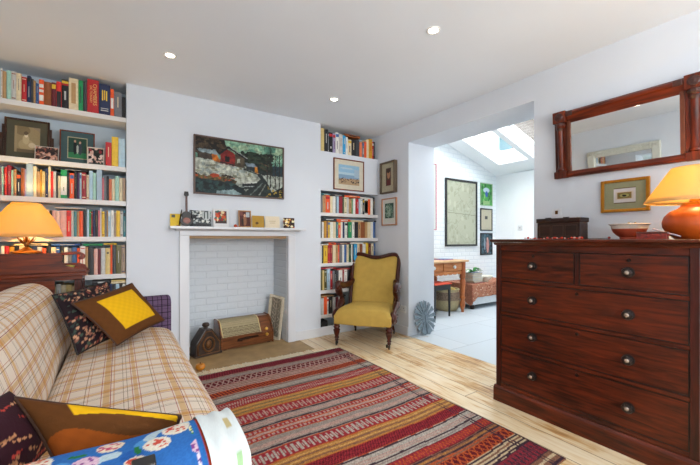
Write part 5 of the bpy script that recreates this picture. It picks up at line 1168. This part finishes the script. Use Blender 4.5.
# ------------------------------------------------------------------ side return: pine table, stool, basket, bench, pictures
PINE = wood('honey_pine', 'a8602c', 'd08a4c', .45, 'x', coat=.2); PINV = wood('honey_pine_leg', '9a4c22', 'c0723a', .4, 'z', coat=.2)
TB = thing('table', 'honey pine side table with two drawers against the white brick wall', 'table', (4.05, 3.85, 0)); TB.scale = (1, 1, 1.04)
obj('table_top', box(-.57, .53, -.36, .34, .758, .785), wood('scrubbed_pine', 'c89a6c', 'e0bc90', .5, 'x', coat=.1), TB, bevel=.005)
obj('frame_rail', box(-.50, .47, -.30, .30, .62, .757), PINE, TB)
ap_ = [(-.46, .62), (-.46, .60)]
for k in range(9): x = -.42+k*.105; ap_ += [(x-.03, .575), (x, .590), (x+.03, .575)]
ap_ += [(.45, .60), (.45, .62)]
obj('scalloped_apron', prism(ap_, -.312, -.296), PINE, TB)
for x0, x1 in ((-.45, -.02), (0, .43)):
    d = obj('drawer', box(x0, x1, -.318, -.301, .635, .745), PINE, TB, bevel=.003)
    obj('knob', lathe([(0, 0), (.012, 0), (.010, .01), (.024, .020), (.026, .030), (.018, .040), (0, .042)], 18, M=Matrix.Translation(((x0+x1)/2, -.318, .69)) @ Matrix.Rotation(math.pi/2, 4, 'X')), mat('china_white', 'dcdcd8', .2), d, smooth='angle')
for sx in (-.47, .45):
    for sy in (-.30, .28): obj('leg', lathe([(0, 0), (.022, 0), (.026, .05), (.038, .09), (.044, .13), (.030, .17), (.026, .19), (.042, .21), (.042, .23), (.028, .25), (.036, .34), (.044, .42), (.046, .47), (.030, .50), (.044, .52), (.046, .757), (0, .757)], 20, M=Matrix.Translation((sx, sy, 0))), PINV, TB, smooth='angle')
t = thing('magazine', 'pink and blue papers lying on the pine table', 'magazine', (4.28, 3.75, .8168), math.radians(8))
obj('cover', box(-.13, .13, -.1, .1, 0, .008), mat('mag_pink', 'c87a9a', .5), t); obj('page_block', box(-.128, .128, -.098, .098, .0085, .016), mat('mag_blue', '5a7aa8', .5), t)
ST = thing('stool', 'black stool with an orange red seat tucked under the pine table', 'stool', (3.93, 3.60, 0))
BLK = mat('stool_black', '16181a', .4)
obj('seat', box(-.18, .18, -.17, .17, .478, .498), mat('stool_red', 'd0482c', .5), ST, bevel=.006); obj('seat_rail', box(-.17, .17, -.155, .155, .40, .4775), BLK, ST, bevel=.004)
for sx in (-.155, .155):
    for sy in (-.14, .14): obj('leg', prism([(sx-.016, .40), (sx+.016, .40), (sx+.009, 0), (sx-.009, 0)], sy-.012, sy+.012), BLK, ST, bevel=.002)
BK = thing('basket', 'round woven basket under the pine table', 'basket', (4.44, 3.82, 0))
WK = mat('woven_rush', 'b8a880', .9, var=.25, scale=50, bump=.8, stretch=(1, 1, 4)); WK2 = mat('woven_rush_band', '8a7460', .9, var=.45, scale=70, bump=.8)
obj('lower_body', lathe([(0, .0), (.155, 0), (.175, .02), (.20, .10), (.205, .17)], 32), WK, BK, smooth=True)
obj('upper_band', lathe([(.205, .17), (.206, .2), (.203, .28), (.198, .30)], 32), WK2, BK, smooth=True); obj('rim', tube([(.195*math.cos(a), .195*math.sin(a), .335) for a in [2*math.pi*k/32 for k in range(32)]], .012, 8, closed=True), WK, BK, smooth=True); obj('collar', lathe([(.198, .30), (.196, .33)], 32), WK, BK, smooth=True)
t = thing('cloth', 'yellow and white cloths bundled inside the woven basket', 'cloth', (4.44, 3.82, .14)); bm = bmesh.new()
for k, (x, y, r) in enumerate(((-.06, -.05, .10), (.07, -.04, .09), (.0, .06, .11))): lathe([(0, 0), (r*.9, .04), (r, .12), (r*.7, .18+.02*k), (0, .21+.015*k)], 12, bm, Matrix.Translation((x, y, 0)))
obj('folds', bm, mat('cloth_yellow', 'c8b060', .9, var=.3, scale=12, bump=.6), t, smooth=True)
BN = thing('bench', 'low white bench draped with a patterned rust cloth by the brick wall', 'bench', (5.40, 3.87, 0))
obj('seat_box', box(-.62, .62, -.30, .30, .07, .40), mat('bench_white', 'c8ccce', .6), BN, bevel=.004)
bm = bmesh.new()
for sx in (-.58, .58):
    for sy in (-.26, .26): bx(bm, sx-.025, sx+.025, sy-.025, sy+.025, 0, .07)
obj('feet', bm, mat('foot_wood', '2a1a10', .5), BN)
cv = Canvas(170, 110, 'a87058'); cv.speck(0, 1, 0, 1, ['c8a088', '8a4a38', 'd0b098', 'b87a60', '94604c', '70382c'], 1400, .009, 7); cv.rect(0, .012, 0, 1, '8a4a38'); cv.grain(.1)
def drape(U, V):
    # V 0 = front hem, rises to the top edge, runs back over the seat
    L1 = .215+.075*np.clip(1-U/.10, 0, 1); tot = L1+.60; s = V*tot
    z = np.where(s < L1, .405-(L1-s), .405); y = np.where(s < L1, -.309-.012*np.sin(U*40)*(L1-s)/L1-.012, -.321+(s-L1))
    return (-.64+1.27*U-.03*np.clip(1-U/.10, 0, 1)*np.where(s < L1, 1, 0), y, z)
grid_obj('cloth', drape, cv, CLOTHP, BN, smooth=True, thick=.004)
obj('cloth_side', prism([(-.321, .405), (-.321, .10), (-.27, .06), (-.2, .10), (-.1, .16), (.29, .18), (.29, .405)], -.650, -.642, 'x'), mat('cloth_rust', 'a87058', .9, var=.3, scale=50), BN)
mg_cols = [('c8607c', .26), ('a8b0bc', .25), ('6a7890', .24), ('c0c4cc', .25), ('8894a8', .23), ('b8bcc4', .24), ('707c90', .22)]
z = .4105
names = ['pink', 'pale grey', 'slate blue', 'white', 'grey blue', 'light grey', 'dark slate']; pos = ['bottom', 'second from bottom', 'third from bottom', 'middle', 'third from top', 'second from top', 'topmost']
for k, (c, l) in enumerate(mg_cols):
    h = .014 if k == 0 else rr.uniform(.022, .034)
    t = thing('book', '%s magazine or book, %s of the stack on the rust cloth bench' % (names[k], pos[k]), 'book', (4.99+rr.uniform(-.01, .01)+(.03 if k == 0 else 0), 3.72+rr.uniform(-.01, .01), z), math.radians(rr.uniform(-6, 6)), 'stack of magazines on the bench')
    obj('cover', (lambda q: (bx(q, -l/2, l/2, -.1, .1, 0, .003), bx(q, -l/2, l/2, -.1, .1, h-.003, h), q)[2])(bmesh.new()), mat('stack_%d' % k, c, .5), t); obj('page_block', box(-l/2+.003, l/2-.003, -.097, .097, .003, h-.003), PAGES, t)
    z += h+.0008
t = thing('houseplant', 'bunch of green leaves lying on the stack of magazines', 'plant', (4.99, 3.72, z))
bm = bmesh.new()
for k in range(16):
    a = rr.uniform(-.9, .7)+(math.pi if k % 3 == 0 else 0); l = rr.uniform(.12, .26); w_ = .018; dx, dy = math.cos(a), math.sin(a)*.5; h_ = rr.uniform(.02, .07)
    pr = [bm.verts.new((dx*l*q-dy*w_*s*math.sin(math.pi*min(q+.1, 1)), dy*l*q+dx*w_*s*math.sin(math.pi*min(q+.1, 1)), .006+h_*math.sin(q*math.pi)+.002*k*.3)) for q in (0, .25, .5, .75, 1) for s in (-1, 1)]
    for q in range(4): bm.faces.new((pr[2*q], pr[2*q+1], pr[2*q+3], pr[2*q+2]))
o = obj('leaves', bm, mat('leaf_green', '2f8a3c', .5, var=.3), t, smooth=True); m_ = o.modifiers.new('solid', 'SOLIDIFY'); m_.thickness = .0015
obj('stems', tube([(-.12, 0, .006), (.0, .0, .02), (.12, .0, .008)], .006, 6), mat('stem_green', '4a7a3c', .6), t, smooth=True)
t = thing('bowl', 'white bowl on the rust cloth bench right of the magazine stack', 'bowl', (5.28, 3.72, .4105)); obj('body', lathe([(0, 0), (.07, 0), (.075, .01), (.12, .05), (.15, .10), (.145, .10), (.11, .055), (0, .02)], 32), mat('china_cream', 'd8d4c4', .3), t, smooth='angle')
obj('foot_ring', lathe([(.068, -.0), (.076, 0), (.076, .008), (.068, .008)], 24), mat('china_cream', 'd8d4c4', .3), t)
t = thing('lidded_jar', 'white rounded jar behind the white bowl on the bench', 'jar', (5.12, 3.98, .4105)); obj('body', lathe([(0, 0), (.07, 0), (.11, .05), (.12, .11), (.10, .17), (.06, .20), (0, .20)], 28), mat('china_white', 'dcdcd8', .2), t, smooth='angle'); obj('lid', lathe([(.062, .2005), (.05, .215), (.015, .22), (.015, .235), (0, .24)], 24), mat('china_white', 'dcdcd8', .2), t, smooth='angle')
BFR = mat('black_frame', '1e1e20', .4)
cv = Canvas(90, 124, 'aeb09a'); g = random.Random(2)
for k in range(26):
    x, y = g.random(), g.random(); p = (x, y)
    for _ in range(5): q = (p[0]+g.uniform(-.14, .14), p[1]+g.uniform(-.12, .12)); cv.line(p, q, .0035, g.choice(['8e907c', '94947e', '9a9c88'])); p = q
cv.line((.0, .5), (1, .47), .004, '7c7e6c'); cv.speck(0, 1, 0, 1, ['a6a892', 'b8baa4', '9ea08a'], 60, .035, 3); cv.grain(.04)
framed('framed_map', 'large black framed faded street map on the white brick wall', 'map', .89, 1.225, .035, .03, BFR, cv, (5.28, 4.198, 1.012), 0)
cv = Canvas(40, 50, '4c9a4c'); cv.speck(0, 1, 0, 1, ['3a7a3c', '7aba6a', '2c6a38'], 40, .07, 4); cv.ell(.5, .7, .28, .12, 'b8c8d8'); cv.ell(.52, .52, .12, .14, '3a5aa8'); cv.rect(.2, .8, .05, .2, '90b078'); cv.grain(.1)
framed('framed_picture', 'green poster of a figure, topmost of the three small pictures beside the map', 'picture', .38, .44, .014, .02, mat('pale_green_frame', '9ab890', .5), cv, (6.03, 4.198, 1.80), 0)
cv = Canvas(36, 46, 'bcb49c'); cv.rect(.36, .62, .52, .68, '4a4a4c'); cv.grain(.05)
framed('framed_picture', 'black framed cream print, middle of the three small pictures beside the map', 'picture', .38, .44, .022, .02, BFR, cv, (6.03, 4.198, 1.305), 0)
cv = Canvas(36, 46, '36505a'); cv.speck(0, 1, 0, 1, ['2c3c48', '4a6a78', '1e2c34'], 40, .08, 5); cv.ell(.62, .42, .12, .36, 'b88078'); cv.ell(.6, .76, .08, .07, 'c8a090'); cv.ell(.35, .5, .06, .3, '8a9aa8'); cv.grain(.15)
framed('framed_picture', 'black framed blue figure painting, lowest of the three small pictures beside the map', 'picture', .38, .43, .022, .02, BFR, cv, (6.03, 4.198, .832), 0)
cv = Canvas(20, 30, 'd8dcd8'); cv.rect(.2, .8, .2, .8, 'c8ccd0'); cv.grain(.03)
framed('framed_picture', 'red edged picture on the brick wall, mostly hidden behind the pier end', 'picture', .60, 1.15, .012, .02, mat('frame_pink_red', 'c85a6c', .5), cv, (4.305, 4.198, 1.30), 0)
t = thing('light_switch', 'white light switch on the far right wall of the side return', 'light switch', (6.309, 3.66, 1.31), math.radians(-90)); obj('plate', box(-.045, .045, -.008, 0, 0, .09), mat('socket_white', 'd8dada', .4), t, bevel=.003); obj('rocker', box(-.012, .012, -.012, -.0085, .032, .058), mat('rocker_grey', 'a8acb0', .4), t)
